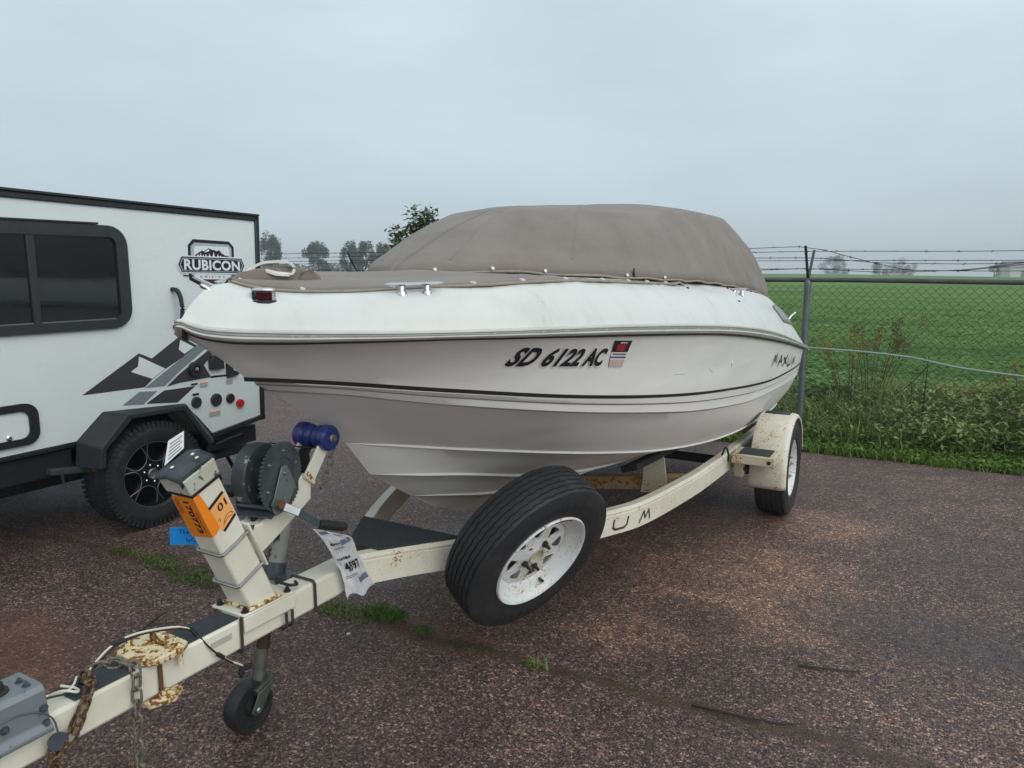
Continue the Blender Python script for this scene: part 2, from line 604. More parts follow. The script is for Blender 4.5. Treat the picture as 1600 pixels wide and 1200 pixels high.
# loose chips standing proud of the seal, thickest near the viewer
N = 52000
gm = tinted('stone_chip', [(0, (.024, .019, .021)), (.45, (.070, .048, .045)), (.66, (.14, .090, .074)), (.85, (.27, .18, .135)), (1, (.48, .35, .25))], rough=.5)
cam_f = FI @ Vector((0, 0, 0))
ang = RNG.uniform(-R(37), R(37), N); dist = 1.05 + 4.6 * RNG.random(N) ** 1.25
wx, wy = dist * np.sin(ang) * 1.05, dist * np.cos(ang)
P = np.stack([wx, wy, np.zeros(N)], 1) - np.array(ORG[:])
ca, sa = math.cos(TH), math.sin(TH)
fb, fa = P[:, 0] * ca - P[:, 1] * sa, P[:, 0] * sa + P[:, 1] * ca
keep = (fa < 5.4) & ~((np.abs(fa - 1.13 - .05 * fb) < .05) & (RNG.random(N) < .7))
fb, fa = fb[keep], fa[keep]; N = len(fb)
octa = np.array([(1, 0, 0), (0, 1, 0), (-1, 0, 0), (0, -1, 0), (0, 0, 1)], float)
of = np.array([(0, 1, 4), (1, 2, 4), (2, 3, 4), (3, 0, 4)])
sz = RNG.uniform(.0028, .0066, (N, 1)) * RNG.choice([.8, 1, 1.25], (N, 1))
jit = RNG.uniform(.6, 1.25, (N, 5, 1))
q = RNG.uniform(0, 6.28, N); cq, sq = np.cos(q)[:, None], np.sin(q)[:, None]
V = octa[None] * jit * sz[:, None, :]
V[:, :, 1] *= RNG.uniform(.55, 1, (N, 1)); V[:, :, 2] *= RNG.uniform(.45, .85, (N, 1))
V[:, 4, :2] += RNG.uniform(-.4, .4, (N, 2)) * sz
x, y = V[:, :, 0] * cq - V[:, :, 1] * sq, V[:, :, 0] * sq + V[:, :, 1] * cq
V = np.stack([x + fb[:, None], y + fa[:, None], V[:, :, 2] + .0035], 2).reshape(-1, 3)
T = (of[None] + (np.arange(N) * 5)[:, None, None]).reshape(-1, 3)
tv = np.clip(RNG.beta(1.6, 2.0, N), 0, 1)
gr = tri_mesh('gravel', V, T, gm, attr=np.repeat(tv, 5), kind='stuff')
tag(gr, 'loose stone chips over the lot surface', 'gravel')


# ================================================================== PLANTS AS STUFF
def blades(px, py, hgt, wid, bend, z0=0.0, az=None):
    """grass blades: 5 verts, 3 tris each"""
    n = len(px)
    q = RNG.uniform(0, 6.28, n) if az is None else az
    d = np.stack([np.cos(q), np.sin(q)], 1); s = np.stack([-d[:, 1], d[:, 0]], 1)
    V = np.zeros((n, 5, 3))
    pos = np.stack([px, py], 1)
    for i, (t, w) in enumerate(((0, 1), (0, -1), (.55, .8), (.55, -.8), (1, 0))):
        off = d * (bend * hgt * t ** 1.8)[:, None] + s * (wid * w * .5)[:, None]
        V[:, i, :2] = pos + off
        V[:, i, 2] = z0 + hgt * t * (1 - .25 * bend * t)
    T = np.array([(0, 1, 3), (0, 3, 2), (2, 3, 4)])[None] + (np.arange(n) * 5)[:, None, None]
    return V.reshape(-1, 3), T.reshape(-1, 3), 5


def leaves(px, py, pz, size, aspect=.5, droop=.3, el_r=(-.5, .9)):
    """folded leaves: 4 verts, 2 tris each"""
    n = len(px)
    q = RNG.uniform(0, 6.28, n); el = RNG.uniform(*el_r, n) - droop
    d = np.stack([np.cos(q) * np.cos(el), np.sin(q) * np.cos(el), np.sin(el)], 1)
    s = np.stack([-np.sin(q), np.cos(q), RNG.uniform(-.4, .4, n)], 1)
    P = np.stack([px, py, pz], 1)
    up = np.cross(d, s)
    V = np.zeros((n, 4, 3)); sz = size[:, None]
    V[:, 0] = P
    V[:, 1] = P + d * sz * .5 + s * sz * aspect * .5 + up * sz * .08
    V[:, 2] = P + d * sz
    V[:, 3] = P + d * sz * .5 - s * sz * aspect * .5 + up * sz * .08
    T = np.array([(0, 1, 2), (0, 2, 3)])[None] + (np.arange(n) * 4)[:, None, None]
    return V.reshape(-1, 3), T.reshape(-1, 3), 4


def join(parts):
    V, T, A, o = [], [], [], 0
    for (v, t, kk), tint in parts:
        V.append(v); T.append(t + o); A.append(np.repeat(tint, kk)); o += len(v)
    return np.concatenate(V), np.concatenate(T), np.concatenate(A)


def nz(x, y, s, seed=0):
    return np.array([noise.noise((a * s, b * s, seed)) for a, b in zip(x, y)])


grass_mat = tinted('verge_grass', [(0, (.032, .056, .010)), (.35, (.085, .155, .020)), (.7, (.14, .25, .032)), (.9, (.16, .25, .045)), (1, (.24, .19, .075))], .5, .25)
weed_mat = tinted('weed_leaf', [(0, (.034, .050, .014)), (.3, (.090, .140, .030)), (.55, (.165, .240, .055)), (.75, (.24, .33, .11)), (.88, (.40, .40, .16)), (1, (.38, .25, .11))], .5, .25)
crop_mat = tinted('crop_leaf', [(0, (.030, .070, .018)), (.4, (.075, .165, .034)), (.75, (.125, .245, .052)), (1, (.20, .32, .085))], .5, .25)

# short verge
n = 52000
b = RNG.uniform(-9, 6.5, n); keep = (b > -1.2) | (RNG.random(n) < .3); b = b[keep]; n = len(b)
a = 5.43 + RNG.random(n) ** 1.1 * .75
e = 5.47 + .05 * nz(b, b * 0, 1.3) + .05 * nz(b, b * 0, 6, 3)
thin = nz(b, a, 2.4, 5)
ok = (a > e - .03 * RNG.random(n)) & (RNG.random(n) < .75 + thin)
b, a = b[ok], a[ok]; n = len(b)
tint = np.clip(.50 + .35 * nz(b, a, 1.8, 9) + RNG.normal(0, .16, n), 0, .95)
dead = RNG.random(n) < .05; tint[dead] = 1
p1 = blades(b, a, RNG.uniform(.03, .085, n) * (1 + .5 * nz(b, a, 1.5, 2)), RNG.uniform(.004, .009, n), RNG.uniform(.2, 1.1, n))
nb = 7000
b2 = RNG.uniform(-2, 6.5, nb); a2 = RNG.uniform(5.5, 6.2, nb)
p2 = leaves(b2, a2, RNG.uniform(.01, .07, nb), RNG.uniform(.02, .05, nb), .7, .1)
V, T, A = join([(p1, tint), (p2, np.clip(RNG.normal(.55, .15, nb), 0, .9))])
o = tri_mesh('grass', V, T, grass_mat, attr=A, kind='stuff')
tag(o, 'short bright green grass verge between lot and weeds', 'grass')

# tall weeds under and behind the fence
nc = 1500
cb = RNG.uniform(-9.0, 6.6, nc); keep = (cb > -1.5) | (RNG.random(nc) < .3); cb = cb[keep]; nc = len(cb)
ca_ = 5.95 + RNG.random(nc) ** 1.3 * 2.2
V_, parts = [], []
hcl = (.22 + .20 * np.clip((ca_ - 6.0) / .9, 0, 1)) * (1 + .55 * nz(cb, ca_, .9, 4)) * RNG.uniform(.7, 1.25, nc)
kindn = nz(cb, ca_, .55, 21) + .35 * np.clip((1.9 - cb) / 1.2, -1, 1)     # > 0 grassy, < 0 leafy
for i in range(nc):
    hh = max(.1, hcl[i])
    if kindn[i] > -.02:
        m = RNG.integers(26, 44)
        r = RNG.normal(0, .085, (m, 2))
        tn = np.clip(RNG.normal(.50 + .10 * kindn[i] + .12 * nz(cb[i:i+1], ca_[i:i+1], 2.5, 61)[0], .17, m), 0, .9)
        tn[RNG.random(m) < .08] = RNG.uniform(.85, 1)
        parts.append((blades(cb[i] + r[:, 0], ca_[i] + r[:, 1], hh * RNG.uniform(.45, 1.15, m), RNG.uniform(.006, .016, m), RNG.uniform(.15, 1.25, m)), tn))
        m = RNG.integers(22, 44); r = RNG.normal(0, .11, (m, 2)); zz = hh * RNG.random(m) ** .8 * .8
        parts.append((leaves(cb[i] + r[:, 0], ca_[i] + r[:, 1], zz, RNG.uniform(.025, .07, m), .4, .2), np.clip(RNG.normal(.5, .2, m), 0, .95)))
    else:
        m = RNG.integers(45, 85)
        r = RNG.normal(0, .10, (m, 2)); zz = hh * RNG.random(m) ** .8
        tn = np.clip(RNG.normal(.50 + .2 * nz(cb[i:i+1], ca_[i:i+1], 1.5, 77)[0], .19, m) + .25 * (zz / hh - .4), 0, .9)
        tn[RNG.random(m) < .06] = RNG.uniform(.86, 1)
        parts.append((leaves(cb[i] + r[:, 0], ca_[i] + r[:, 1], zz, RNG.uniform(.03, .085, m), RNG.uniform(.3, .6), .25), tn))
        ms = 7
        rs = RNG.normal(0, .08, (ms, 2))
        parts.append((blades(cb[i] + rs[:, 0], ca_[i] + rs[:, 1], hh * RNG.uniform(.7, 1.25, ms), np.full(ms, .006), RNG.uniform(.05, .4, ms)), RNG.uniform(.25, 1, ms)))
V, T, A = join(parts)
o = tri_mesh('weeds', V, T, weed_mat, attr=A, kind='stuff')
tag(o, 'tangled tall weeds and rank grass along the fence foot', 'weeds')

# crop leaves over the nearer field
n = 90000
a = 7.5 + 26 * RNG.random(n) ** 1.7
half = 2 + (a - 7) * 1.0
b = RNG.uniform(-1, 1, n) * half + a * .06
right = (b > -2.0 - .2 * (a - 7)); b, a = b[right], a[right]; n = len(b)
clump = nz(b, a, .9, 31)
rowd = nz(b * .12, a, .55, 8)
ok = RNG.random(n) < .55 + .9 * clump + .5 * rowd; b, a, clump, rowd = b[ok], a[ok], clump[ok], rowd[ok]; n = len(b)
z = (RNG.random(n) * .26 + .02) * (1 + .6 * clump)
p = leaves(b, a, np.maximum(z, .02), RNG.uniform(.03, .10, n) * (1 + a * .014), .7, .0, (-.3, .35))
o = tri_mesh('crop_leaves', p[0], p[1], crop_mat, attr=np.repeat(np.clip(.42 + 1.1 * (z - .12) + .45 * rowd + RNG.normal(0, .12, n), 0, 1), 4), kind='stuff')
tag(o, 'leafy low green crop covering the field', 'crop')

# weed tufts pushing through the seam in the lot
def tuft(bx, ay, r, m, hh, label, tl=.35, th=.8):
    q = RNG.uniform(0, 6.28, m); rr = r * RNG.random(m) ** .6
    x, y = bx + rr * np.cos(q) * 1.5, ay + rr * np.sin(q) * .75
    p = blades(x, y, hh * RNG.uniform(.4, 1, m), RNG.uniform(.003, .006, m), RNG.uniform(.5, 1.4, m), .004)
    nl = m // 2; q = RNG.uniform(0, 6.28, nl); rr = r * RNG.random(nl) ** .6
    l = leaves(bx + rr * np.cos(q) * 1.5, ay + rr * np.sin(q) * .75, RNG.uniform(.006, hh * .5, nl), RNG.uniform(.008, .02, nl), .5, .1)
    V, T, A = join([(p, RNG.uniform(tl, th, m)), (l, RNG.uniform(tl, th, nl))])
    o = tri_mesh('weed_tuft', V, T, grass_mat, base=(bx, ay, 0), attr=A)
    tag(o, label, 'weed', 'weed tufts growing out of the lot seam')


tuft(-.32, 1.20, .085, 420, .040, 'dense green weed tuft on the lot below the plastic lot tag', .2, .75)
tuft(-.50, 1.13, .12, 300, .028, 'brownish withered weed tuft left of the dense green one', .8, 1.0)
tuft(-.08, 1.16, .05, 80, .020, 'small weed tuft between the green tuft and spare tire', .1, .6)
tuft(.20, 1.14, .08, 90, .016, 'flat mossy weed patch on the seam under the spare tire', .0, .4)
tuft(.50, 1.14, .04, 34, .060, 'sparse pale grass sprig right of the spare tire on the seam', .7, 1.0)
tuft(-1.45, 1.05, .15, 340, .030, 'wide grass tuft on the lot beside the winch post', .05, .6)
tuft(-1.80, 1.09, .12, 220, .030, 'green grass tuft under the blue tag', .1, .7)
tuft(-2.10, 1.07, .08, 100, .022, 'low grass tuft by the camper tire', .05, .5)
# ================================================================== FENCE
galv = plain('galvanised_steel', (.17, .19, .20), .45, .55, .22, 20)
galv_dark = plain('weathered_steel', (.085, .095, .10), .5, .45, .25, 20)
wire_mat = plain('dull_wire', (.028, .030, .028), .7, 0, .2, 30)
FA = 6.15
fence = thing('chain_link_fence', 'grey chain link fence with sagging barbed wire on top', 'fence', (.765, FA, 0))
posts = [-7.55, -4.72, -2.06, .765, 3.60, 6.45]
for pb in posts:
    mb = MB()
    mb.tube([(pb, FA, 0), (pb, FA, 1.45)], .030, 14)
    mb.lathe([(.034, 0), (.034, .035), (.026, .06), (.014, .075)], (pb, FA, 1.44), (0, 0, 1), 14)
    o = mb.build('post', galv, fence)
    for k_, zz in enumerate((.12, .42, .78, 1.12, 1.38)):
        m2 = MB(); pts = []
        for i in range(10):
            q = R(200 * i / 9 - 10)
            pts.append((pb - .036 * math.cos(q), FA - .036 * math.sin(q) - .002, zz + .004 * i))
        m2.tube(pts + [(pb + .06, FA + .004, zz + .05 - .02 * k_)], .002, 5)
        m2.build('tie_wire', galv, o)
    for sgn in (-1, 1):
        m2 = MB()
        L = Vector((.01 * sgn, sgn * .20, .30 if sgn < 0 else .27))
        p0 = Vector((pb, FA + sgn * .012, 1.505))
        m2.obox(p0 + L / 2, (.012, 0, 0), Vector((0, .004, -.0027)), L / 2)
        m2.build('barb_arm', galv_dark, o)
mb = MB(); pts = [(b_, FA - .005, 1.492 + .006 * math.sin(b_ * 1.7)) for b_ in np.linspace(-9, 7, 60)]
mb.tube(pts, .0215, 12)
mb.build('top_rail', plain('mossy_rail', (.085, .100, .092), .5, .3, .3, 8), fence)
# woven mesh: zig-zag wires that hook each neighbour
zs = np.arange(.04, 1.475, .037); nw = int(15.6 / .036); V, T = [], []
tri = [(math.cos(q), math.sin(q)) for q in (.5, 2.6, 4.7)]
o_ = 0
for w in range(nw):
    b0 = -9 + w * .036
    pts = np.array([(b0 + (.019 if (i + w) % 2 else -.019) + .004 * math.sin(z * 3 + b0), FA + (.003 if i % 2 else -.003) + .012 * math.sin(b0 * 1.1 + z), z) for i, z in enumerate(zs)])
    ring = np.array([(x * .0022, y * .0022, 0) for x, y in tri])
    v = (pts[:, None, :] + ring[None]).reshape(-1, 3); V.append(v)
    i = np.arange(len(pts) - 1)[:, None] * 3; j = np.arange(3)[None]; j2 = (j + 1) % 3
    t1 = np.stack([i + j, i + j2, i + 3 + j2], -1).reshape(-1, 3); t2 = np.stack([i + j, i + 3 + j2, i + 3 + j], -1).reshape(-1, 3)
    T.append(np.concatenate([t1, t2]) + o_); o_ += len(v)
tri_mesh('chain_mesh', np.concatenate(V), np.concatenate(T), wire_mat, parent=fence, kind='stuff')


def barbed(pts, label=None):
    mb = MB()
    C = curve3(pts, 70)
    mb.tube(C, .0030, 5)
    L = 0
    for i in range(1, len(C)):
        L += np.linalg.norm(C[i] - C[i - 1])
        if L > .13:
            L = 0
            for s_ in (-1, 1):
                dv = Vector(RNG.normal(0, 1, 3)).normalized() * .017
                c_ = Vector(C[i])
                mb.tube([c_ - dv, c_ + dv], [.0018, .0010], 4)
            mb.tube([Vector(C[i]) - Vector((.008, 0, 0)), Vector(C[i]) + Vector((.008, 0, 0))], .0045, 5)
    mb.build('barbed_wire', wire_mat, fence)


r_ = lambda: RNG.uniform(-.008, .008)
for t in (.33, .66, .97):     # outer arm strands, fairly level
    z = 1.505 + .27 * t; y = FA + .012 + .2 * t
    barbed([(-9, y, z + r_())] + [(p_ + d_, y, z + r_() - (.012 if d_ else 0)) for p_ in posts for d_ in (0, 1.4)] + [(8.2, y, z)])
z, y = 1.80, FA - .2          # inner arm: one strand slack to the right of the post
barbed([(-9, y, z)] + [(p_, y, z + r_()) for p_ in posts[:3]] + [(-.4, y, z - .03), (.765, y, z), (1.0, y + .04, z - .06), (1.25, y + .1, z - .13), (1.6, y + .15, z - .21), (1.9, y + .18, z - .22), (2.45, y + .16, z - .16), (3.6, y + .02, z - .02), (6.5, y, z)])
z, y = 1.70, FA - .13
barbed([(-9, y, z)] + [(p_, y, z + r_()) for p_ in posts[:3]] + [(.765, y, z), (1.4, y, z - .05), (2.1, y, z - .06), (2.9, y, z - .01), (3.6, y, z + .04), (6.5, y, z)])
z, y = 1.58, FA - .06
barbed([(-9, y, z)] + [(p_, y, z + r_()) for p_ in posts[:3]] + [(-.3, y, z - .02), (.765, y, z + .02), (1.4, y, z - .01), (2.0, y, z + .01), (2.6, y, z + .09), (3.6, y, z + .12), (6.5, y, z)])
mb = MB()
hose = plain('pale_cable', (.30, .36, .31), .5, 0, .1)
mb.tube(curve3([(.74, FA - .05, .863), (1.18, FA - .05, .853), (1.65, FA - .04, .821), (2.05, FA - .05, .752), (2.51, FA - .05, .71), (3.1, FA - .05, .67), (3.6, FA - .05, .70)], 60), .0085, 8)
mb.build('tension_cable', hose, fence)

# ================================================================== PLANTS THAT STAND ALONE
stem_mat = plain('plant_stem', (.085, .075, .035), .7, 0, .3, 40)
dead_mat = plain('dead_stem', (.035, .026, .020), .8, 0, .3, 40)
gold_mat = tinted('goldenrod_flower', [(0, (.16, .10, .02)), (.5, (.30, .22, .03)), (1, (.42, .33, .05))], .6, .2)
brown_mat = tinted('dock_seed', [(0, (.06, .030, .015)), (.5, (.11, .055, .022)), (1, (.17, .10, .035))], .7, .1)


def flowerhead(b, a, h, label, mat, spread=.10, nst=5):
    t = thing('goldenrod' if mat is gold_mat else 'dock_plant', label, 'plant', (b, a, 0))
    ms = MB(); L = []
    for i in range(nst):
        tx, ty = RNG.normal(0, spread, 2); hh = h * RNG.uniform(.75, 1.05)
        C = curve3([(b + tx * .2, a + ty * .2, 0), (b + tx * .55, a + ty * .55, hh * .5), (b + tx, a + ty, hh)], 7)
        ms.tube(C, [.004] * 4 + [.003, .0025, .0015], 5)
        m = 26; u = RNG.uniform(.15, .85, m)
        idx = np.clip((u * 6).astype(int), 0, 5)
        pp = C[idx] + (C[idx + 1] - C[idx]) * (u * 6 - idx)[:, None]
        L.append((leaves(pp[:, 0], pp[:, 1], pp[:, 2], RNG.uniform(.04, .08, m), .28, .2), RNG.uniform(.3, .85, m)))
        m = 120
        q = RNG.uniform(0, 6.28, m); rr = .045 * RNG.random(m) ** .5; zz = hh + RNG.uniform(-.12, .03, m)
        V, T, A = join([(leaves(b + tx + rr * np.cos(q), a + ty + rr * np.sin(q), zz, RNG.uniform(.012, .024, m), .7, 0), RNG.random(m))]); tri_mesh('flower_head', V, T, mat, parent=t, attr=A)
    ms.build('stem', stem_mat, t)
    V, T, A = join(L); tri_mesh('leaves', V, T, weed_mat, parent=t, attr=A)


flowerhead(1.12, 7.2, .95, 'tall yellow goldenrod clump just right of the fence post', gold_mat, .17, 10)
flowerhead(1.28, 7.75, 1.02, 'tall rusty brown dock plant behind the yellow goldenrod by the post', brown_mat, .22, 14)
flowerhead(2.62, 6.75, .72, 'bright yellow goldenrod at the right edge of the weeds', gold_mat, .10, 5)
flowerhead(2.05, 6.9, .55, 'low yellow goldenrod right of the dead stalk', gold_mat, .07, 3)
flowerhead(2.85, 7.1, .80, 'yellow goldenrod behind the bright one at the right edge', gold_mat, .12, 5)

t = thing('dead_stalk', 'thin dark dead stalk with a broken bent twig in the weeds', 'plant', (1.80, 6.7, 0))
mb = MB(); mb.tube([(1.80, 6.7, 0), (1.80, 6.7, .3), (1.805, 6.7, .58), (1.81, 6.7, .78)], [.006, .006, .005, .003], 6); mb.build('stem', dead_mat, t)
mb = MB(); mb.tube([(1.805, 6.7, .68), (1.73, 6.66, .57), (1.62, 6.62, .45), (1.52, 6.6, .38)], [.005, .005, .005, .003], 6); mb.build('twig', dead_mat, t)
mb = MB(); mb.tube([(1.69, 6.65, .52), (1.69, 6.65, .2)], [.004, .004], 6); mb.build('twig', dead_mat, t)


def stick(pts, r, label):
    mb = MB(); C = curve3(pts, 14)
    mb.tube(C, [r * (1 - .6 * i / 13) for i in range(14)], 6)
    o = mb.build('twig', dead_mat, base=pts[0]); tag(o, label, 'twig')


stick([(1.13, 1.19, .010), (1.30, 1.20, .012), (1.40, 1.225, .009)], .006, 'long dark twig lying on the seam at the front of the lot')
stick([(1.40, 1.215, .010), (1.45, 1.235, .010), (1.49, 1.255, .009)], .005, 'short dark twig right of the long one on the seam')
stick([(1.43, 1.67, .010), (1.54, 1.695, .012), (1.65, 1.74, .009)], .005, 'dark twig lying alone on the open lot right of the spare tire')
stick([(-1.15, .53, .010), (-1.16, .60, .03), (-1.17, .68, .04)], .006, 'reddish twig lying behind the tongue hinge')
stick([(1.75, 5.62, .03), (1.95, 5.65, .06), (2.15, 5.68, .05)], .006, 'dark twig lying in the verge grass')
mb = MB(); mb.lathe([(.006, 0), (.010, .002), (.008, .005), (.003, .006)], (-.34, .972, .006), (0, 0, 1), 10)
o = mb.build('pebble', plain('white_pebble', (.6, .58, .55), .6), base=(-.34, .972, 0)); tag(o, 'single white pebble on the lot near the tongue', 'pebble')

# ================================================================== TREES
bark = plain('bark', (.07, .055, .04), .85, 0, .3, 30, .6, 60)
tree_mat = tinted('tree_leaf', [(0, (.020, .036, .012)), (.4, (.040, .070, .024)), (.75, (.065, .105, .035)), (1, (.095, .14, .05))], .55, .2)
bush_mat = tinted('bush_leaf', [(0, (.020, .042, .010)), (.4, (.055, .105, .026)), (.75, (.13, .20, .055)), (1, (.21, .27, .10))], .4, .25, .5)


def tree(name, label, cat, X, Y, h, w, n, leaf, group=None, up=.5, trunk=.18, seed=0, mat=None, low=.12):
    rg = np.random.default_rng(seed)
    z0 = land_z(X, Y)
    t = thing(name, label, cat, (X, Y, z0), group, world_space=True)
    tr = MB()
    H = h * .7
    tr.tube([(X, Y, z0 - .1), (X + .02 * h, Y, z0 + H * .4), (X, Y, z0 + H)], [trunk, trunk * .7, trunk * .2], 7)
    K = 16
    cl = []
    for i in range(K):
        q = rg.uniform(0, 6.28); zz = low + (1 - low) * rg.random() ** .85
        rad = w * .5 * math.sqrt(max(.04, 1 - ((zz - .45) / .60) ** 2)) * rg.uniform(.35, .95)
        c_ = np.array([X + rad * math.cos(q), Y + rad * math.sin(q), z0 + h * zz * .93])
        cl.append((c_, rg.uniform(.11, .19) * w))
        s0 = Vector((X, Y, z0 + H * min(.95, zz * .6)))
        tr.tube([s0, (s0 + Vector(c_)) / 2 + Vector((0, 0, -.03 * h)), Vector(c_)], [trunk * .35, trunk * .22, trunk * .08], 5)
    tr.build('trunk', bark, t)
    P, A = [], []
    per = n // K
    for c_, r in cl:
        g_ = rg.normal(0, 1, (per, 3)); g_ /= np.linalg.norm(g_, axis=1)[:, None]
        p = c_ + g_ * (r * rg.random((per, 1)) ** .4) * np.array([1, 1, 1 + up])
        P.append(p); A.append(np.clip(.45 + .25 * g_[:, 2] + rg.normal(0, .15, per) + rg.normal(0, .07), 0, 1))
    P = np.concatenate(P); A = np.concatenate(A)
    P[:, 2] = np.maximum(P[:, 2], z0 + .05)
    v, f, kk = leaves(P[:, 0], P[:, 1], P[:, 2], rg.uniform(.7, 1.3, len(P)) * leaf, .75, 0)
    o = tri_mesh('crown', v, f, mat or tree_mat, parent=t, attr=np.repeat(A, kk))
    return t


def at(px, D): return (px - 800) / 1150 * D


GT = 'distant trees across the field'
D = 150
tree('field_tree', 'dark upswept tree between the camper and the boat, nearest the camper', 'tree', at(428, D), D, 8.0, 5.4, 4200, .42, GT, .9, seed=1, low=.02)
tree('field_tree', 'round headed tree standing alone between the two upswept groups', 'tree', at(501, D), D, 6.9, 6.0, 4200, .40, GT, .2, seed=2, low=.15)
D = 142
tree('field_tree', 'upswept tree behind the leaning barb arm on the left', 'tree', at(551, D), D, 6.4, 4.2, 3400, .36, GT, .9, seed=3, low=.05)
tree('field_tree', 'upswept tree just right of the leaning barb arm on the left', 'tree', at(577, D), D, 6.5, 4.0, 3400, .36, GT, .9, seed=4, low=.05)
tree('field_tree', 'smaller upswept tree partly hidden by the near leafy tree', 'tree', at(602, D), D, 5.9, 4.0, 3000, .36, GT, .7, seed=5, low=.05)
D = 320
tree('field_tree', 'hazy rounded tree clump right behind the fence post on the far crest', 'tree', at(1297, D), D, 9.6, 11.5, 3600, .55, GT, .1, seed=6, low=.05)
tree('field_tree', 'low hazy bushy tree left of the taller pair member on the far crest', 'tree', at(1368, D), D, 7.6, 11.0, 3000, .5, GT, 0, seed=7, low=.05)
tree('field_tree', 'taller hazy tree right of the low bushy one on the far crest', 'tree', at(1405, D), D, 9.4, 10.5, 3200, .5, GT, .1, seed=8, low=.08)
D = 138
tree('sapling', 'small lone sapling on the field edge left of the barn', 'tree', at(1545, D), D, 2.4, 2.2, 900, .18, None, .3, .05, seed=9, low=.05)
# far hedge as one mass
rg = np.random.default_rng(5); n = 9000
D = rg.uniform(165, 185, n); px = rg.uniform(330, 700, n)
X = (px - 800) / 1150 * D
Z = rg.random(n) ** .8 * (2.6 + 1.6 * np.array([noise.noise((p_ * .03, 0, 2)) for p_ in px]))
v, f, kk = leaves(X, D, np.maximum(Z, .05), rg.uniform(.3, .6, n), .8, 0)
o = tri_mesh('hedgerow', v, f, tree_mat, attr=np.repeat(np.clip(rg.normal(.35, .15, n), 0, 1), 4), kind='stuff', world_space=True)
tag(o, 'hazy hedgerow along the far side of the field', 'hedge')

# leafy young tree just past the fence, behind the boat cover
def near_tree():
    rg = np.random.default_rng(12)
    b0, a0 = -4.05, 7.5
    t = thing('young_tree', 'leafy young tree just past the fence, behind the boat cover', 'tree', (b0, a0, 0))
    tr = MB(); tr.tube([(b0, a0, -.05), (b0 + .03, a0, .8), (b0 - .02, a0, 1.7)], [.05, .04, .03], 9); tr.build('trunk', bark, t)
    brs = MB(); P = []
    for i in range(20):
        q = rg.uniform(0, 6.28); z0 = rg.uniform(.4, 1.7)
        L = rg.uniform(.5, 1.0) * (1.15 - .25 * (z0 / 1.7))
        el = rg.uniform(.35, 1.2)
        e_ = Vector((b0 + L * math.cos(q) * math.cos(el), a0 + L * math.sin(q) * math.cos(el), min(z0 + L * math.sin(el), 2.0 - .14 * rg.random())))
        s_ = Vector((b0, a0, z0)); md = (s_ + e_) / 2 + Vector((0, 0, .06))
        C = curve3([s_, md, e_], 8); brs.tube(C, [.012, .011, .010, .008, .007, .006, .005, .003], 5)
        for u in range(26):
            tt = rg.uniform(.25, 1.0) * 7; ii = min(6, int(tt)); p = C[ii] + (C[ii + 1] - C[ii]) * (tt - ii)
            P.append(p + rg.normal(0, .03, 3))
    # upright leaders that show beside the cover
    for (bb, aa, zt) in ((-4.60, 7.2, 2.40), (-4.50, 7.25, 2.33), (-4.42, 7.2, 2.30), (-4.97, 7.2, 2.15), (-4.90, 7.25, 2.08), (-4.76, 7.2, 2.10), (-4.86, 7.2, 1.95), (-4.68, 7.2, 2.22), (-4.98, 7.25, 1.9), (-4.50, 7.2, 2.2), (-4.30, 7.2, 2.34), (-4.6, 7.3, 2.2)):
        C = curve3([(b0, a0, .9), ((b0 + bb) / 2, (a0 + aa) / 2, 1.35), (bb + .03, aa, 1.8), (bb, aa, zt)], 10); brs.tube(C, [.014, .013, .012, .011, .010, .008, .007, .006, .004, .003], 5)
        for u in range(230):
            tt = (1 - .75 * rg.random() ** 1.6) * 9; ii = min(8, int(tt)); p = C[ii] + (C[ii + 1] - C[ii]) * (tt - ii)
            P.append(p + rg.normal(0, .06, 3))
    brs.build('branches', bark, t)
    P = np.array(P)
    v, f, kk = leaves(P[:, 0], P[:, 1], P[:, 2], rg.uniform(.055, .105, len(P)), .55, .1)
    tri_mesh('crown', v, f, bush_mat, parent=t, attr=np.repeat(np.clip(rg.normal(.5, .25, len(P)), 0, 1), kk))


near_tree()

# barn on the far right
X, Y = at(1592, 205), 205; z0 = land_z(X, Y)
t = thing('barn', 'small grey roofed barn far off at the right edge of the field', 'barn', (X, Y, z0), world_space=True)
mb = MB(); mb.box(X - 4, X + 6, Y, Y + 6, z0 - .3, z0 + 3.4); mb.build('wall', plain('barn_white', (.5, .5, .48), .7), t, smooth=0)
mb = MB(); mb.prism([(X - 4.4, Y - .4, z0 + 3.3), (X - 4.4, Y + 6.4, z0 + 3.3), (X - 4.4, Y + 3, z0 + 5.0)], (10.8, 0, 0)); mb.build('roof', plain('barn_roof', (.12, .13, .14), .6), t, smooth=0)
mb = MB(); mb.box(X - 1, X + 2, Y - .05, Y - .005, z0, z0 + 2.4); mb.build('door', plain('barn_door', (.09, .10, .11), .6), t, smooth=0)

# ================================================================== DAMP AIR
hz = bpy.data.materials.new('haze_air'); hz.use_nodes = True
hn = hz.node_tree.nodes; hn.clear()
ho = hn.new('ShaderNodeOutputMaterial'); hv = hn.new('ShaderNodeVolumePrincipled')
hv.inputs['Color'].default_value = (.90, .94, .96, 1)
hv.inputs['Density'].default_value = .0015
hv.inputs['Anisotropy'].default_value = .0
hz.node_tree.links.new(hv.outputs[0], ho.inputs['Volume'])
mb = MB(); mb.box(-640, 640, -320, 660, -10.5, 14)
o = mb.build('haze', hz, smooth=0, world_space=True); tag(o, 'thin damp haze over the lot and field', 'haze', kind='stuff')
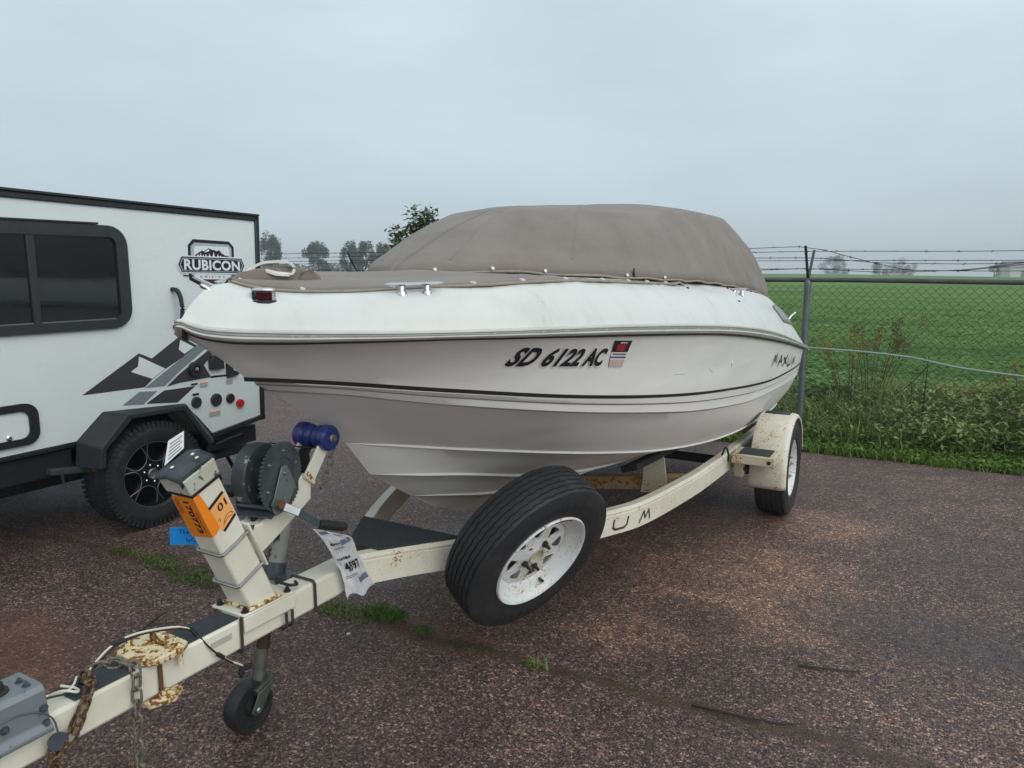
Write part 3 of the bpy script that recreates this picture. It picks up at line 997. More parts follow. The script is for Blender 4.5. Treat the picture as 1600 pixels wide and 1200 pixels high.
# ================================================================== CAMPER TRAILER
WB = -2.45                                   # across-position of its near side wall
rv_white = plain('camper_panel', (.69, .745, .735), .32, 0, .025, 3, spec=.5)
rv_black = plain('black_trim', (.016, .017, .020), .38, 0, .25, 20)
rv_plastic = plain('black_plastic', (.020, .022, .026), .55, 0, .2, 30, .25, 300)
rv_under = plain('black_chassis', (.012, .012, .014), .6, .2, .3, 15)
glass_dk = plain('tinted_glass', (.010, .012, .014), .03, 0, 0, 3, spec=.8)
k = Nodes('tyre_rubber'); co = k.coord()
c = k.ramp(k.noise(co, 9, 6, .65), [(.3, (.017, .018, .021)), (.55, (.026, .027, .029)), (.75, (.050, .047, .043))])
k.set(Base_Color=c, Roughness=k.mrange(k.noise(co, 20, 4), .3, .7, .5, .75), Normal=k.bump(k.noise(co, 240, 3), .35, .001))
k.p.inputs['Specular IOR Level'].default_value = .4
rubber = k.mat
chrome = plain('chrome', (.72, .73, .74), .12, 1.0, .05, 8)
d_charcoal = plain('decal_charcoal', (.045, .045, .048), .4, 0, .05)
d_grey = plain('decal_grey', (.20, .23, .25), .4, 0, .05)
d_white = plain('decal_white', (.72, .75, .76), .4, 0, .02)
d_black = plain('decal_black', (.012, .008, .012), .4, 0, .1)
d_silver = plain('decal_silver', (.42, .48, .52), .35, .2, .04)
d_maroon = plain('decal_maroon', (.055, .018, .026), .4, 0, .1)
d_orange = plain('decal_orange', (.75, .22, .03), .5, 0, .05)
RVP = {
'dark1': [(1.111, 0.875), (1.484, 1.084), (1.568, 1.043), (1.778, 1.168), (1.903, 1.094), (1.862, 1.063), (1.66, 0.967), (1.561, 0.91), (1.505, 0.868)] ,
'white1': [(1.483, 1.064), (1.469, 1.002), (1.42, 0.976), (1.561, 0.914), (1.656, 0.968)] ,
'white2': [(1.777, 1.143), (1.762, 1.081), (1.802, 1.048), (1.878, 1.087)] ,
'band1': [(1.505, 0.864), (1.93, 1.113), (1.983, 1.078), (1.756, 0.939), (1.642, 0.858)] ,
'band2': [(1.349, 0.776), (1.468, 0.845), (1.59, 0.832), (1.487, 0.761)] ,
'dark2': [(1.505, 0.763), (1.635, 0.829), (1.868, 0.826), (1.725, 0.736)] ,
'dark3': [(1.655, 0.852), (1.754, 0.922), (1.992, 1.06), (2.02, 1.03), (1.981, 0.991), (1.943, 0.96), (1.993, 0.871), (1.75, 0.864)] ,
'line': [(1.993, 0.877), (2.224, 0.869), (2.223, 0.857), (1.992, 0.864)] ,
'sh_out': [(1.919, 1.801), (2.214, 1.794), (2.261, 1.751), (2.255, 1.539), (2.228, 1.515), (2.046, 1.434), (1.865, 1.522), (1.865, 1.57), (1.871, 1.756)] ,
'sh_blk': [(1.922, 1.792), (2.209, 1.785), (2.247, 1.747), (2.241, 1.545), (2.221, 1.525), (2.047, 1.445), (1.876, 1.528), (1.876, 1.57), (1.881, 1.752)] ,
'sh_sil': [(1.931, 1.77), (2.202, 1.763), (2.226, 1.738), (2.221, 1.551), (2.206, 1.54), (2.049, 1.471), (1.897, 1.543), (1.894, 1.573), (1.902, 1.746)] ,
'sky': [(1.94, 1.749), (2.193, 1.747), (2.207, 1.73), (2.207, 1.669), (1.92, 1.672), (1.925, 1.734)] ,
'low': [(1.917, 1.569), (2.205, 1.558), (2.202, 1.547), (2.056, 1.485), (1.916, 1.546)] ,
'mtn': [(1.929, 1.69), (1.986, 1.72), (2.001, 1.714), (2.04, 1.737), (2.062, 1.726), (2.081, 1.725), (2.1, 1.716), (2.122, 1.725), (2.139, 1.711), (2.165, 1.69), (2.2, 1.686), (2.2, 1.676), (1.928, 1.679)] ,
'snow1': [(2.038, 1.731), (2.043, 1.728), (2.04, 1.715), (2.019, 1.71), (2.0, 1.706)] ,
'snow2': [(2.125, 1.718), (2.138, 1.709), (2.153, 1.695), (2.138, 1.703)] ,
'trees': [[(1.941, 1.673), (1.953, 1.699), (1.961, 1.673)], [(1.961, 1.673), (1.974, 1.706), (1.982, 1.673)], [(1.982, 1.673), (1.994, 1.695), (2.003, 1.673)], [(2.002, 1.673), (2.015, 1.7), (2.023, 1.674)], [(2.03, 1.674), (2.043, 1.702), (2.052, 1.674)], [(2.063, 1.674), (2.077, 1.713), (2.084, 1.674)], [(2.098, 1.675), (2.11, 1.699), (2.119, 1.675)], [(2.119, 1.675), (2.131, 1.688), (2.141, 1.675)]] ,
'ban_out': [(1.821, 1.686), (2.308, 1.677), (2.336, 1.621), (2.302, 1.561), (1.815, 1.572), (1.789, 1.628)] ,
'ban_blk': [(1.825, 1.679), (2.303, 1.669), (2.325, 1.621), (2.298, 1.569), (1.821, 1.579), (1.799, 1.628)] ,
'ban_lin': [(1.832, 1.671), (2.297, 1.662), (2.314, 1.621), (2.291, 1.576), (1.829, 1.585), (1.809, 1.628)] ,
'ban_in': [(1.836, 1.667), (2.292, 1.657), (2.307, 1.621), (2.287, 1.58), (1.833, 1.589), (1.815, 1.628)] ,
'bar1': [(1.83, 1.561), (1.907, 1.558), (1.907, 1.549), (1.833, 1.553)] ,
'bar2': [(2.215, 1.551), (2.289, 1.551), (2.284, 1.541), (2.216, 1.542)] ,
'mar': [(1.976, 1.531), (2.145, 1.528), (2.064, 1.496)] ,
'txt': [(1.839, 1.593), (2.285, 1.584), (2.285, 1.651), (1.841, 1.664)] ,
'edi': [(1.958, 1.543), (2.158, 1.539), (2.159, 1.554), (1.959, 1.559)] ,
'misc': {'dome': (2.032, 0.972), 'latch': (2.17, 0.889), 'lab1': (1.859, 0.84), 'lab2': (1.933, 0.822), 'lab3': (2.143, 0.815), 'lab4': (1.864, 0.77), 'lab5': (2.005, 0.611), 'knob': (0.687, 0.661), 'stab0': (0.921, 0.5), 'stab1': (1.153, 0.406), 'drain': (0.966, 0.407)} ,
}


def on_wall(o_):          # (aft, up) -> point, o_ metres proud of the wall
    return lambda p: (WB + o_, p[0], p[1])


rv = thing('camper_trailer', 'white camper trailer with black trim and mountain graphics', 'camper', (-3.5, .6, 0))
mb = MB()
poly = [(-1.7, 2.030), (2.445, 1.948), (2.408, .524), (1.99, .470), (1.86, .63), (1.76, .705), (1.26, .705), (1.06, .615), (-1.7, .575)]
mb.prism([(WB, a_, z_) for a_, z_ in poly], (-2.1, 0, 0))
mb.build('body', rv_white, rv, smooth=0)
mb = MB()
for p, q in (((-1.72, 2.035), (2.454, 1.952)), ((2.457, 1.955), (2.418, .518)), ((2.420, .522), (1.99, .468))):
    a_, b_ = Vector((WB - .01, *p)), Vector((WB - .01, *q)); d_ = (b_ - a_).normalized(); n_ = Vector((0, -d_.z, d_.y))
    mb.obox((a_ + b_) / 2, (.024, 0, 0), (b_ - a_) / 2 + d_ * .018, n_ * .018)
mb.build('edge_trim', rv_black, rv, bevel=.006)
mb = MB(); mb.prism([(WB + .03, -1.7, 2.055), (WB + .03, 2.464, 1.970), (WB + .03, 2.464, 1.982), (WB + .03, -1.7, 2.068)], (-2.16, 0, 0)); mb.build('roof', rv_black, rv, smooth=0)
mb = MB()
mb.box(WB - 2.05, WB - .03, -1.7, 1.04, .43, .574); mb.box(WB - 1.9, WB - .12, 1.04, 2.42, .37, .466)
mb.box(WB - .14, WB - .03, 1.95, 2.38, .345, .468); mb.box(WB - 1.8, WB - .3, -1.7, 2.3, .30, .36)
mb.hexa([(WB - .02, -1.7, .545), (WB + .005, -1.7, .545), (WB + .005, 1.05, .585), (WB - .02, 1.05, .585), (WB - .02, -1.7, .573), (WB + .005, -1.7, .573), (WB + .005, 1.05, .613), (WB - .02, 1.05, .613)])
mb.build('chassis', rv_under, rv, bevel=.006)
mb = MB(); mb.tube([(WB - .02, 2.02, .39), (WB + .01, 2.1, .42), (WB + .01, 2.22, .43), (WB - .02, 2.26, .39)], .008, 6)
mb.tube([(WB - .10, 2.15, .30), (WB - .16, 2.32, .04)], .014, 6); mb.tube([(WB - .3, 2.1, .30), (WB - .3, 2.26, .04)], .014, 6)
mb.box(WB - .2, WB - .02, 1.9, 2.36, .285, .32)
mb.build('rear_stabiliser', rv_under, rv)
mb = MB(); mb.obox((WB - .01, 1.03, .45), (.03, 0, 0), Vector((0, .14, -.02)), Vector((0, .003, .018))); mb.build('stabiliser_arm', plain('grey_steel', (.06, .062, .066), .5, .3), rv, bevel=.004)
mb = MB(); mb.lathe([(.016, 0), (.016, .014), (.009, .018)], (WB + .02, 1.13, .435), (1, 0, 0), 12); mb.build('bolt', plain('rusty_bolt', (.14, .06, .03), .7), rv)
mb = MB(); mb.tube([(WB + .0, .955, .45), (WB + .0, .965, .38)], .008, 6); mb.build('drain_tube', plain('grey_steel', (.06, .062, .066)), rv)

# window: frame, mullion, two dark panes
L, f = flat_shape([rrect(-.62, 1.450, 1.250, 1.850, .115), rrect(-.56, 1.380, 1.303, 1.783, .045)], .012)
mb = MB(); mb.add([(WB + .012 + p[2], p[0], p[1]) for p in L], f)
win = mb.build('window', rv_plastic, rv, bevel=.004)
mb = MB(); mb.box(WB + .001, WB + .020, .880, .922, 1.300, 1.787); mb.build('mullion', rv_plastic, win, bevel=.003)
mb = MB(); mb.box(WB + .001, WB + .014, .922, 1.382, 1.300, 1.310); mb.box(WB + .001, WB + .014, -.56, .88, 1.300, 1.310); mb.build('sill_rail', plain('grey_rail', (.12, .13, .14), .4), win)
mb = MB(); mb.box(WB + .001, WB + .006, -.565, .8805, 1.3005, 1.7855); mb.build('pane', glass_dk, win, smooth=0)
mb = MB(); mb.box(WB + .001, WB + .008, .9215, 1.384, 1.3005, 1.7855); mb.build('pane', glass_dk, win, smooth=0)
mb = MB(); mb.box(WB + .001, WB + .030, -.65, 1.28, 1.852, 1.864); mb.build('drip_rail', rv_black, win, bevel=.003)

# storage hatch
L, f = flat_shape([rrect(-.30, .856, .652, .880, .07), rrect(-.26, .806, .690, .840, .045)], .010)
mb = MB(); mb.add([(WB + .010 + p[2], p[0], p[1]) for p in L], f)
ht = mb.build('hatch', rv_black, rv, bevel=.004)
mb = MB(); mb.box(WB + .001, WB + .008, -.265, .810, .686, .844); mb.build('hatch_door', rv_white, ht, smooth=0)
mb = MB(); mb.lathe([(.016, 0), (.016, .006), (.010, .012), (.004, .013)], (WB + .008, .70, .705), (1, 0, 0), 14); mb.build('lock', chrome, ht)

# printed graphics, each a thin film on the wall
def film(name, pts, o_, m, parent):
    mb = MB(); v, f = flat_shape([pts]); mb.add([on_wall(o_)(p) for p in v], f)
    return mb.build(name, m, parent, smooth=0, fixn=False)


gfx = film('side_graphic', RVP['dark1'], .0012, d_charcoal, rv)
for n_, o_, m_ in (('white1', .0022, d_white), ('white2', .0022, d_white), ('band1', .0032, d_grey), ('band2', .0012, d_grey), ('dark2', .0020, d_charcoal), ('dark3', .0042, d_charcoal), ('line', .0020, d_black)):
    film('graphic_shape', RVP[n_], o_, m_, gfx)
emb = film('emblem', RVP['sh_out'], .0012, d_white, rv)
for n_, o_, m_ in (('sh_blk', .0020, d_black), ('sh_sil', .0028, d_silver), ('sky', .0036, d_white), ('low', .0036, d_white), ('mtn', .0044, d_black), ('snow1', .0050, d_white), ('snow2', .0050, d_white),
                   ('ban_out', .0058, d_white), ('bar1', .0062, d_black), ('bar2', .0062, d_black), ('ban_blk', .0066, d_black), ('ban_lin', .0072, d_silver), ('ban_in', .0078, d_black), ('mar', .0046, d_maroon)):
    film('emblem_shape', RVP[n_], o_, m_, emb)
for p in RVP['trees']: film('emblem_shape', p, .0052, d_white, emb)


def quad_text(s_, quad, o_, m, parent, name='lettering', size=1, offset=0, spacing=1):
    v, f, w_, h_ = lettering(s_, 1, 0, offset, spacing)
    q = [Vector(p) for p in quad]; mb = MB(); P = []
    for p in v:
        u, t_ = p[0] / w_, p[1] / h_
        z = (q[0] * (1 - u) + q[1] * u) * (1 - t_) + (q[3] * (1 - u) + q[2] * u) * t_
        P.append(on_wall(o_)(z))
    mb.add(P, f); return mb.build(name, m, parent, smooth=0, fixn=False)


quad_text('RUBICON', RVP['txt'], .0086, d_white, emb, offset=.035, spacing=1.06)
quad_text('edition', RVP['edi'], .0046, d_charcoal, emb, spacing=1.5)

# grab handle
mb = MB(); C = curve3([(WB, 1.745, 1.472), (WB + .035, 1.752, 1.466), (WB + .055, 1.765, 1.41), (WB + .058, 1.768, 1.35), (WB + .055, 1.765, 1.29), (WB + .035, 1.752, 1.238), (WB, 1.745, 1.228)], 22)
mb.sweep([tuple(p) for p in C], [(-.014, -.012), (.014, -.012), (.016, .0), (.012, .012), (-.012, .012), (-.016, 0)]); mb.build('grab_handle', rv_plastic, rv, bevel=.003)

# ports and lights on the rear corner
def port(name, a_, z_, r, m, depth=.016, label=None, inner=None):
    mb = MB(); mb.lathe([(r, 0), (r, depth * .6), (r * .9, depth), (r * .55, depth), (r * .5, depth * .5), (.001, depth * .5)] if inner else [(r, 0), (r, depth * .6), (r * .86, depth), (.001, depth)], (WB + .002, a_, z_), (1, 0, 0), 22)
    o = mb.build(name, m, rv)
    if label: o['label'] = label
    return o


sp_ = port('outlet', 1.867, .939, .050, rv_plastic, .03, 'round black outlet with a bright centre', True)
mb = MB(); mb.lathe([(.018, 0), (.014, .012), (.004, .016)], (WB + .02, 1.867, .939), (1, 0, 0), 12); mb.build('outlet_core', chrome, sp_)
port('port_cap', 1.865, .716, .038, rv_plastic); port('port_cap', 2.023, .709, .044, rv_plastic); port('port_cap', 2.140, .701, .034, plain('dark_bronze', (.022, .018, .016), .4))
red = plain('red_lens', (.50, .015, .015), .2, 0, .1, coat=.5)
port('marker_light', 2.220, .653, .031, red, .02, 'round red marker light')
mb = MB(); mb.prism([(WB + .002, *p) for p in [(1.978, .925), (2.086, .918), (2.088, .984), (2.07, 1.015), (2.032, 1.028), (1.998, 1.015), (1.978, .985)]], (.016 * 2, 0, 0)); mb.build('cable_cover', rv_plastic, rv, bevel=.006)
mb = MB(); mb.prism([(WB + .002, *p) for p in [(2.12, .852), (2.21, .860), (2.22, .896), (2.197, .886), (2.17, .900), (2.155, .948), (2.131, .963), (2.118, .948)]], (.012 * 2, 0, 0)); mb.build('latch', rv_plastic, rv, bevel=.004)
for nm_, (a_, z_), w_, h_, m_ in (('info_sticker', RVP['misc']['lab1'], .05, .012, d_black), ('info_sticker', RVP['misc']['lab2'], .06, .022, d_silver), ('info_sticker', RVP['misc']['lab3'], .05, .02, d_silver), ('info_sticker', RVP['misc']['lab4'], .05, .014, d_black), ('info_sticker', RVP['misc']['lab5'], .09, .022, d_silver)):
    st_ = film(nm_, [(a_ - w_ / 2, z_ - h_ / 2), (a_ + w_ / 2, z_ - h_ / 2), (a_ + w_ / 2, z_ + h_ / 2), (a_ - w_ / 2, z_ + h_ / 2)], .0054, m_, rv)
    film('sticker_band', [(a_ - w_ / 2, z_ + h_ / 2), (a_ + w_ / 2, z_ + h_ / 2), (a_ + w_ / 2, z_ + h_ / 2 + .007), (a_ - w_ / 2, z_ + h_ / 2 + .007)], .0054, d_orange if m_ is d_silver else d_white, st_)

# wheel arch flare
IN = [(1.051, .614), (1.223, .761), (1.786, .722), (1.985, .450)]
OUT = [(1.110, .575), (1.286, .746), (1.676, .742), (1.870, .455)]
BO = WB + .15
mb = MB()
lower = [(1.14, .560), (1.315, .715), (1.655, .710), (1.835, .450)]
for i in range(3):
    A, B = IN[i], IN[i + 1]; a2, b2 = OUT[i], OUT[i + 1]; l1, l2 = lower[i], lower[i + 1]
    mb.hexa([(WB - .03, A[0] + .03, A[1] - .05), (BO, *l1), (BO, *l2), (WB - .03, B[0] - .03, B[1] - .05), (WB, *A), (BO, *a2), (BO, *b2), (WB, *B)])
mb.hexa([(WB, 1.035, .465), (BO, 1.095, .455), (BO, 1.130, .455), (WB, 1.08, .465), (WB, 1.051, .616), (BO, 1.110, .577), (BO, 1.142, .57), (WB, 1.10, .58)])
mb.build('wheel_arch', rv_plastic, rv, smooth=0, bevel=.006)
mb = MB()
mb.prism([(WB - .32, 1.03, .45), (WB - .32, 1.05, .62), (WB - .32, 1.25, .73), (WB - .32, 1.77, .73), (WB - .32, 1.98, .46)], (-.02, 0, 0)); mb.build('wheel_well', rv_under, rv, smooth=0)


def tyre(mb, c, ax, Ro, Rb, w, grooves=4, n=56, gd=.008, zig=0):
    """carcass profile with tread grooves, revolved about ax"""
    hw = w / 2; p = []
    p += [(Rb, -hw * .78), (Rb + .012, -hw * .92), (Rb + (Ro - Rb) * .45, -hw * 1.0), (Ro - .028, -hw * .95), (Ro - .010, -hw * .88)]
    xs_ = np.linspace(-hw * .80, hw * .80, grooves * 2 + 1)
    for i in range(grooves):
        x0 = xs_[2 * i]; x1 = xs_[2 * i + 1]; x2 = xs_[2 * i + 2]
        g0, g1 = x1 + (x2 - x1) * .40, x1 + (x2 - x1) * .75
        cr = lambda x: Ro - .006 * (x / hw) ** 2
        p += [(cr(x0), x0 + .001), (cr(g0), g0 - .0015), (cr(g0) - gd, g0), (cr(g1) - gd, g1), (cr(g1), g1 + .0015)]
    p += [(Ro - .006, hw * .80), (Ro - .010, hw * .88), (Ro - .028, hw * .95), (Rb + (Ro - Rb) * .62, hw * .995), (Rb + (Ro - Rb) * .58, hw * 1.01), (Rb + (Ro - Rb) * .45, hw * 1.0), (Rb + .012, hw * .92), (Rb, hw * .78)]
    o = len(mb.v); mb.lathe(p, c, ax, n, closed=True)
    if zig:                                   # grooves wander from side to side
        A = Vector(ax).normalized()
        for i in range(5, 5 + 5 * grooves):
            if (i - 5) % 5:
                for j in range(n):
                    q = o + i * n + j; mb.v[q] = tuple(Vector(mb.v[q]) + A * zig * (1 if (j // 2) % 2 else -1))


# camper wheel
wc = Vector((WB + .0, 1.462, .334))
mb = MB(); tyre(mb, wc, (1, 0, 0), .333, .205, .24, 5, 64, .010)
# chunky shoulder lugs
for i in range(64):
    q = 2 * math.pi * i / 64; e1 = Vector((0, math.cos(q), math.sin(q))); t1 = Vector((0, -math.sin(q), math.cos(q)))
    for s_ in (-1, 1):
        ln = .017 if i % 2 else .025
        mb.obox(wc + e1 * (.333 - ln) + Vector((s_ * .108, 0, 0)), Vector((s_ * .013, 0, 0)), t1 * .0085, e1 * ln)
ty = mb.build('tyre', rubber, rv, smooth=28)
mb = MB(); mb.lathe([(.207, -.06), (.207, .092), (.200, .098), (.196, .090), (.190, .05), (.185, -.05), (.001, -.055)], wc, (1, 0, 0), 48)
rim = mb.build('wheel_rim', plain('rim_black', (.010, .010, .012), .35, .3, .2), rv)
mb = MB(); mb.lathe([(.203, .0975), (.2065, .0985), (.2065, .1005), (.203, .1005)], wc, (1, 0, 0), 48, closed=True); mb.build('rim_ring', plain('machined_alloy', (.34, .34, .35), .35, .8), rim)
Wp = lambda u, v_, x_: wc + Vector((x_, u, v_))
for i in range(6):
    q = R(60 * i + 12); cq_, sq_ = math.cos(q), math.sin(q)
    rot = lambda u, v_: (u * cq_ - v_ * sq_, u * sq_ + v_ * cq_)
    U = [(.192, .075), (.13, .066), (.092, .045), (.078, .0), (.092, -.045), (.13, -.066), (.192, -.075)]
    m2 = MB(); m2.tube([Wp(*rot(*p), .074) for p in curve3([(u, v_, 0) for u, v_ in U], 20)[:, :2]], .0024, 6)
    m2.build('spoke_edge', MATS['machined_alloy'], rim)
    m3 = MB()       # spoke pair between windows
    q2 = q + R(30); d_ = Vector((0, math.cos(q2), math.sin(q2))); s_ = Vector((0, -math.sin(q2), math.cos(q2)))
    m3.hexa([wc + d_ * .03 - s_ * .026 + Vector((.045, 0, 0)), wc + d_ * .19 - s_ * .022 + Vector((.055, 0, 0)), wc + d_ * .19 + s_ * .022 + Vector((.055, 0, 0)), wc + d_ * .03 + s_ * .026 + Vector((.045, 0, 0)),
             wc + d_ * .03 - s_ * .022 + Vector((.066, 0, 0)), wc + d_ * .19 - s_ * .017 + Vector((.076, 0, 0)), wc + d_ * .19 + s_ * .017 + Vector((.076, 0, 0)), wc + d_ * .03 + s_ * .022 + Vector((.066, 0, 0))])
    m3.build('spoke', MATS['rim_black'], rim, bevel=.003)
    m4 = MB(); m4.lathe([(.008, .06), (.008, .078), (.004, .082)], wc + (d_ * .055), (1, 0, 0), 8); m4.build('lug_nut', chrome, rim)
mb = MB(); mb.lathe([(.072, .04), (.072, .066), (.060, .070), (.001, .070)], wc, (1, 0, 0), 28); mb.build('hub', MATS['rim_black'], rim)
mb = MB(); mb.lathe([(.030, .07), (.034, .085), (.030, .090), (.024, .086), (.022, .072)], wc, (1, 0, 0), 24); mb.build('hub_cap', MATS['machined_alloy'], rim)
# far side wheel, axle
mb = MB(); c2 = Vector((WB - 1.95, 1.462, .334)); tyre(mb, c2, (1, 0, 0), .333, .205, .24, 3, 32); mb.build('tyre', rubber, rv)
mb = MB(); mb.tube([c2, wc - Vector((.05, 0, 0))], .035, 10); mb.build('axle', rv_under, rv)
mb = MB(); mb.tube([(WB - .9, -1.45, 0), (WB - .9, -1.45, .45)], .04, 10); mb.lathe([(.09, 0), (.09, .02)], (WB - .9, -1.45, 0), (0, 0, 1), 16); mb.build('jack_stand', rv_under, rv)
# ================================================================== BOAT TRAILER
T_CREAM = (.75, .725, .62)
t_paint = rusty('cream_paint', T_CREAM, .10, .32, 75, 7)
t_rail = rusty('cream_paint_rail', T_CREAM, .34, .32, 120, 12)
t_worn = rusty('cream_paint_worn', (.62, .57, .44), .52, .45, 85, 9)
t_cross = rusty('cream_paint_stained', (.40, .31, .19), .62, .6, 55, 7)
t_hinge = rusty('cream_paint_flaking', (.74, .65, .44), .80, .55, 70, 22, ((.085, .028, .008), (.46, .23, .05)))
t_fender = rusty('cream_paint_freckled', (.74, .71, .60), .42, .4, 110, 16)
zinc = rusty('zinc_plate', (.21, .23, .245), .30, .45, 40, 14, ((.055, .06, .06), (.10, .105, .10)), (.13, .14, .145)); MATS['zinc_plate'].node_tree.nodes['Principled BSDF'].inputs['Metallic'].default_value = .35
dark_zinc = plain('dark_steel', (.085, .10, .112), .42, .4, .3, 18)
bolt_dk = plain('dark_bolt', (.03, .032, .03), .5, .4, .3, 40)
bright = plain('bright_rod', (.34, .35, .33), .32, .85, .15, 20)
grip_m = plain('grip_tape', (.030, .034, .040), .8, 0, .25, 60, .6, 700)
black_r = plain('black_rubber', (.016, .016, .017), .6, 0, .3, 30)
chain_m = rusty('chain_steel', (.12, .125, .12), .55, .5, 60, 14, ((.045, .022, .012), (.11, .055, .03)))
chain_r = rusty('chain_rust', (.055, .045, .04), .9, .7, 60, 14, ((.045, .022, .014), (.10, .045, .025)))
blue_r = plain('blue_roller', (.018, .030, .15), .38, 0, .3, 22, .2, 90)
mottled = rusty('mottled_galvanised', (.30, .32, .29), .6, .5, 22, 16, ((.02, .022, .02), (.05, .052, .05)), (.2, .21, .2))
st_orange = plain('orange_sticker', (.90, .25, .015), .42, 0, .04, 8)
st_orange2 = plain('pale_orange_sticker', (.90, .42, .13), .42, 0, .05, 10)
paper = plain('white_paper', (.72, .74, .77), .5, 0, .06, 12)
ink = plain('black_ink', (.012, .011, .012), .5, 0, .1)
rim_white = rusty('rim_white', (.76, .78, .80), .44, .3, 90, 8, ((.22, .10, .02), (.45, .28, .06)))

tr = thing('boat_trailer', 'cream white boat trailer with rust spots and a folding tongue', 'trailer', (0, .6, 0))
TB, TT = .460, .558


def rbox(name, x0, x1, y0, y1, z0, z1, m, parent=None, bevel=.006):
    mb = MB(); mb.box(x0, x1, y0, y1, z0, z1); return mb.build(name, m, parent or tr, bevel=bevel)


def bolt(parent, c, ax, r=.009, h=.010, m=None, name='bolt'):
    ax = Vector(ax).normalized(); mb = MB()
    mb.lathe([(r * 1.5, 0), (r * 1.5, h * .22)], c, ax, 16)
    mb.lathe([(r, h * .2), (r, h * .92), (r * .85, h)], c, ax, 6)
    mb.lathe([(r * .5, h), (r * .5, h * 1.5), (r * .38, h * 1.6)], c, ax, 8)
    return mb.build(name, m or bolt_dk, parent)


# --- tongue, in two lengths either side of the hinge
tf = rbox('tongue_nose', -.05, .05, -1.05, -.184, TB, TT, t_paint, bevel=.010)
tg = rbox('tongue', -.05, .05, -.174, .66, TB, TT, t_paint, bevel=.010)
rbox('grip_strip', -.046, .046, -.405, -.245, TT + .001, TT + .005, grip_m, tf, .002)
rbox('grip_strip', -.046, .046, -.125, .088, TT + .001, TT + .005, grip_m, tg, .002)
rbox('reflector_strip', .0505, .0525, -.02, .055, .512, .530, plain('old_reflector', (.45, .44, .38), .4), tg, .001)

# --- surge coupler housing
cp = MB()
pr = [(-.082, .535), (.082, .535), (.082, .545), (.066, .560), (.060, .632), (.048, .646), (-.048, .646), (-.060, .632), (-.066, .560), (-.082, .545)]
cp.add([(b_, a_, z_) for a_ in (-1.0, -.474) for b_, z_ in pr], [tuple(range(9, -1, -1)), tuple(range(10, 20))] + [(i, (i + 1) % 10, 10 + (i + 1) % 10, 10 + i) for i in range(10)])
cpl = cp.build('coupler_housing', zinc, tr, bevel=.003)
for c_, ax in (((.0, -.50, .646), (0, 0, 1)), ((.03, -.50, .646), (0, 0, 1)), ((.0655, -.485, .592), (1, 0, 0)), ((.068, -.485, .556), (1, 0, 0)), ((.066, -.57, .585), (1, 0, 0)), ((.082, -.60, .542), (.3, 0, 1))):
    bolt(cpl, c_, ax, .0065, .008, dark_zinc)
mb = MB(); mb.lathe([(.030, 0), (.030, .004), (.022, .006), (.020, .020), (.016, .024), (.001, .024)], (.0, -.555, .646), (0, 0, 1), 18); mb.build('filler_cap', black_r, cpl)
mb = MB(); mb.lathe([(.03, -.04), (.045, -.02), (.045, .03), (.02, .05)], (0, -1.06, .56), (0, 0, 1), 18); mb.box(-.03, .03, -1.06, -.99, .53, .60); mb.build('ball_socket', dark_zinc, cpl, bevel=.004)
mb = MB(); mb.tube(curve3([(.062, -.62, .60), (.064, -.55, .604), (.066, -.49, .583), (.068, -.465, .545), (.075, -.462, .50)], 16), .0022, 6); mb.build('breakaway_cable', plain('thin_cable', (.10, .10, .10), .5), cpl)

# --- fold-away hinge
hg = MB()
hg.prism([(-.062, -.235, TT + .001), (.035, -.240, TT + .001), (.075, -.205, TT + .001), (.082, -.140, TT + .001), (.060, -.098, TT + .001), (-.055, -.092, TT + .001), (-.085, -.125, TT + .001), (-.085, -.205, TT + .001)], (0, 0, .020))
hg2 = MB(); hg2.prism([(.0, -.24, TB - .021), (.060, -.225, TB - .021), (.086, -.165, TB - .021), (.062, -.125, TB - .021), (-.06, -.11, TB - .021), (-.06, -.23, TB - .021)], (0, 0, .019))
hg.prism([(-.035, -.150, TT + .02), (.025, -.150, TT + .02), (.025, -.150, TT + .050), (-.035, -.150, TT + .050)], (0, .012, 0))
hinge = hg.build('hinge', t_hinge, tr, bevel=.004); hg2.build('hinge', t_hinge, tr, bevel=.004)
for b_, a_ in ((.055, -.130), (-.050, -.20)):
    bolt(hinge, (b_, a_, TT + .021), (0, 0, 1), .011, .012, t_hinge)
    mb = MB(); mb.tube([(b_ + .012, a_, TT - .002), (b_ + .012, a_, TT - .032)], .008, 8); mb.build('bolt_shank', t_hinge, hinge)
bolt(hinge, (.060, -.175, TB - .002), (.2, 0, 1), .013, .012, t_hinge)
rbox('seam', .0500, .0512, -.1835, -.1745, TB + .002, TT - .002, plain('seam_rust', (.12, .055, .02), .8), hinge, 0)

# --- wiring over the hinge
def cable(name, pts, r, m, parent):
    mb = MB(); mb.tube(curve3(pts, 40), r, 7); return mb.build(name, m, parent)


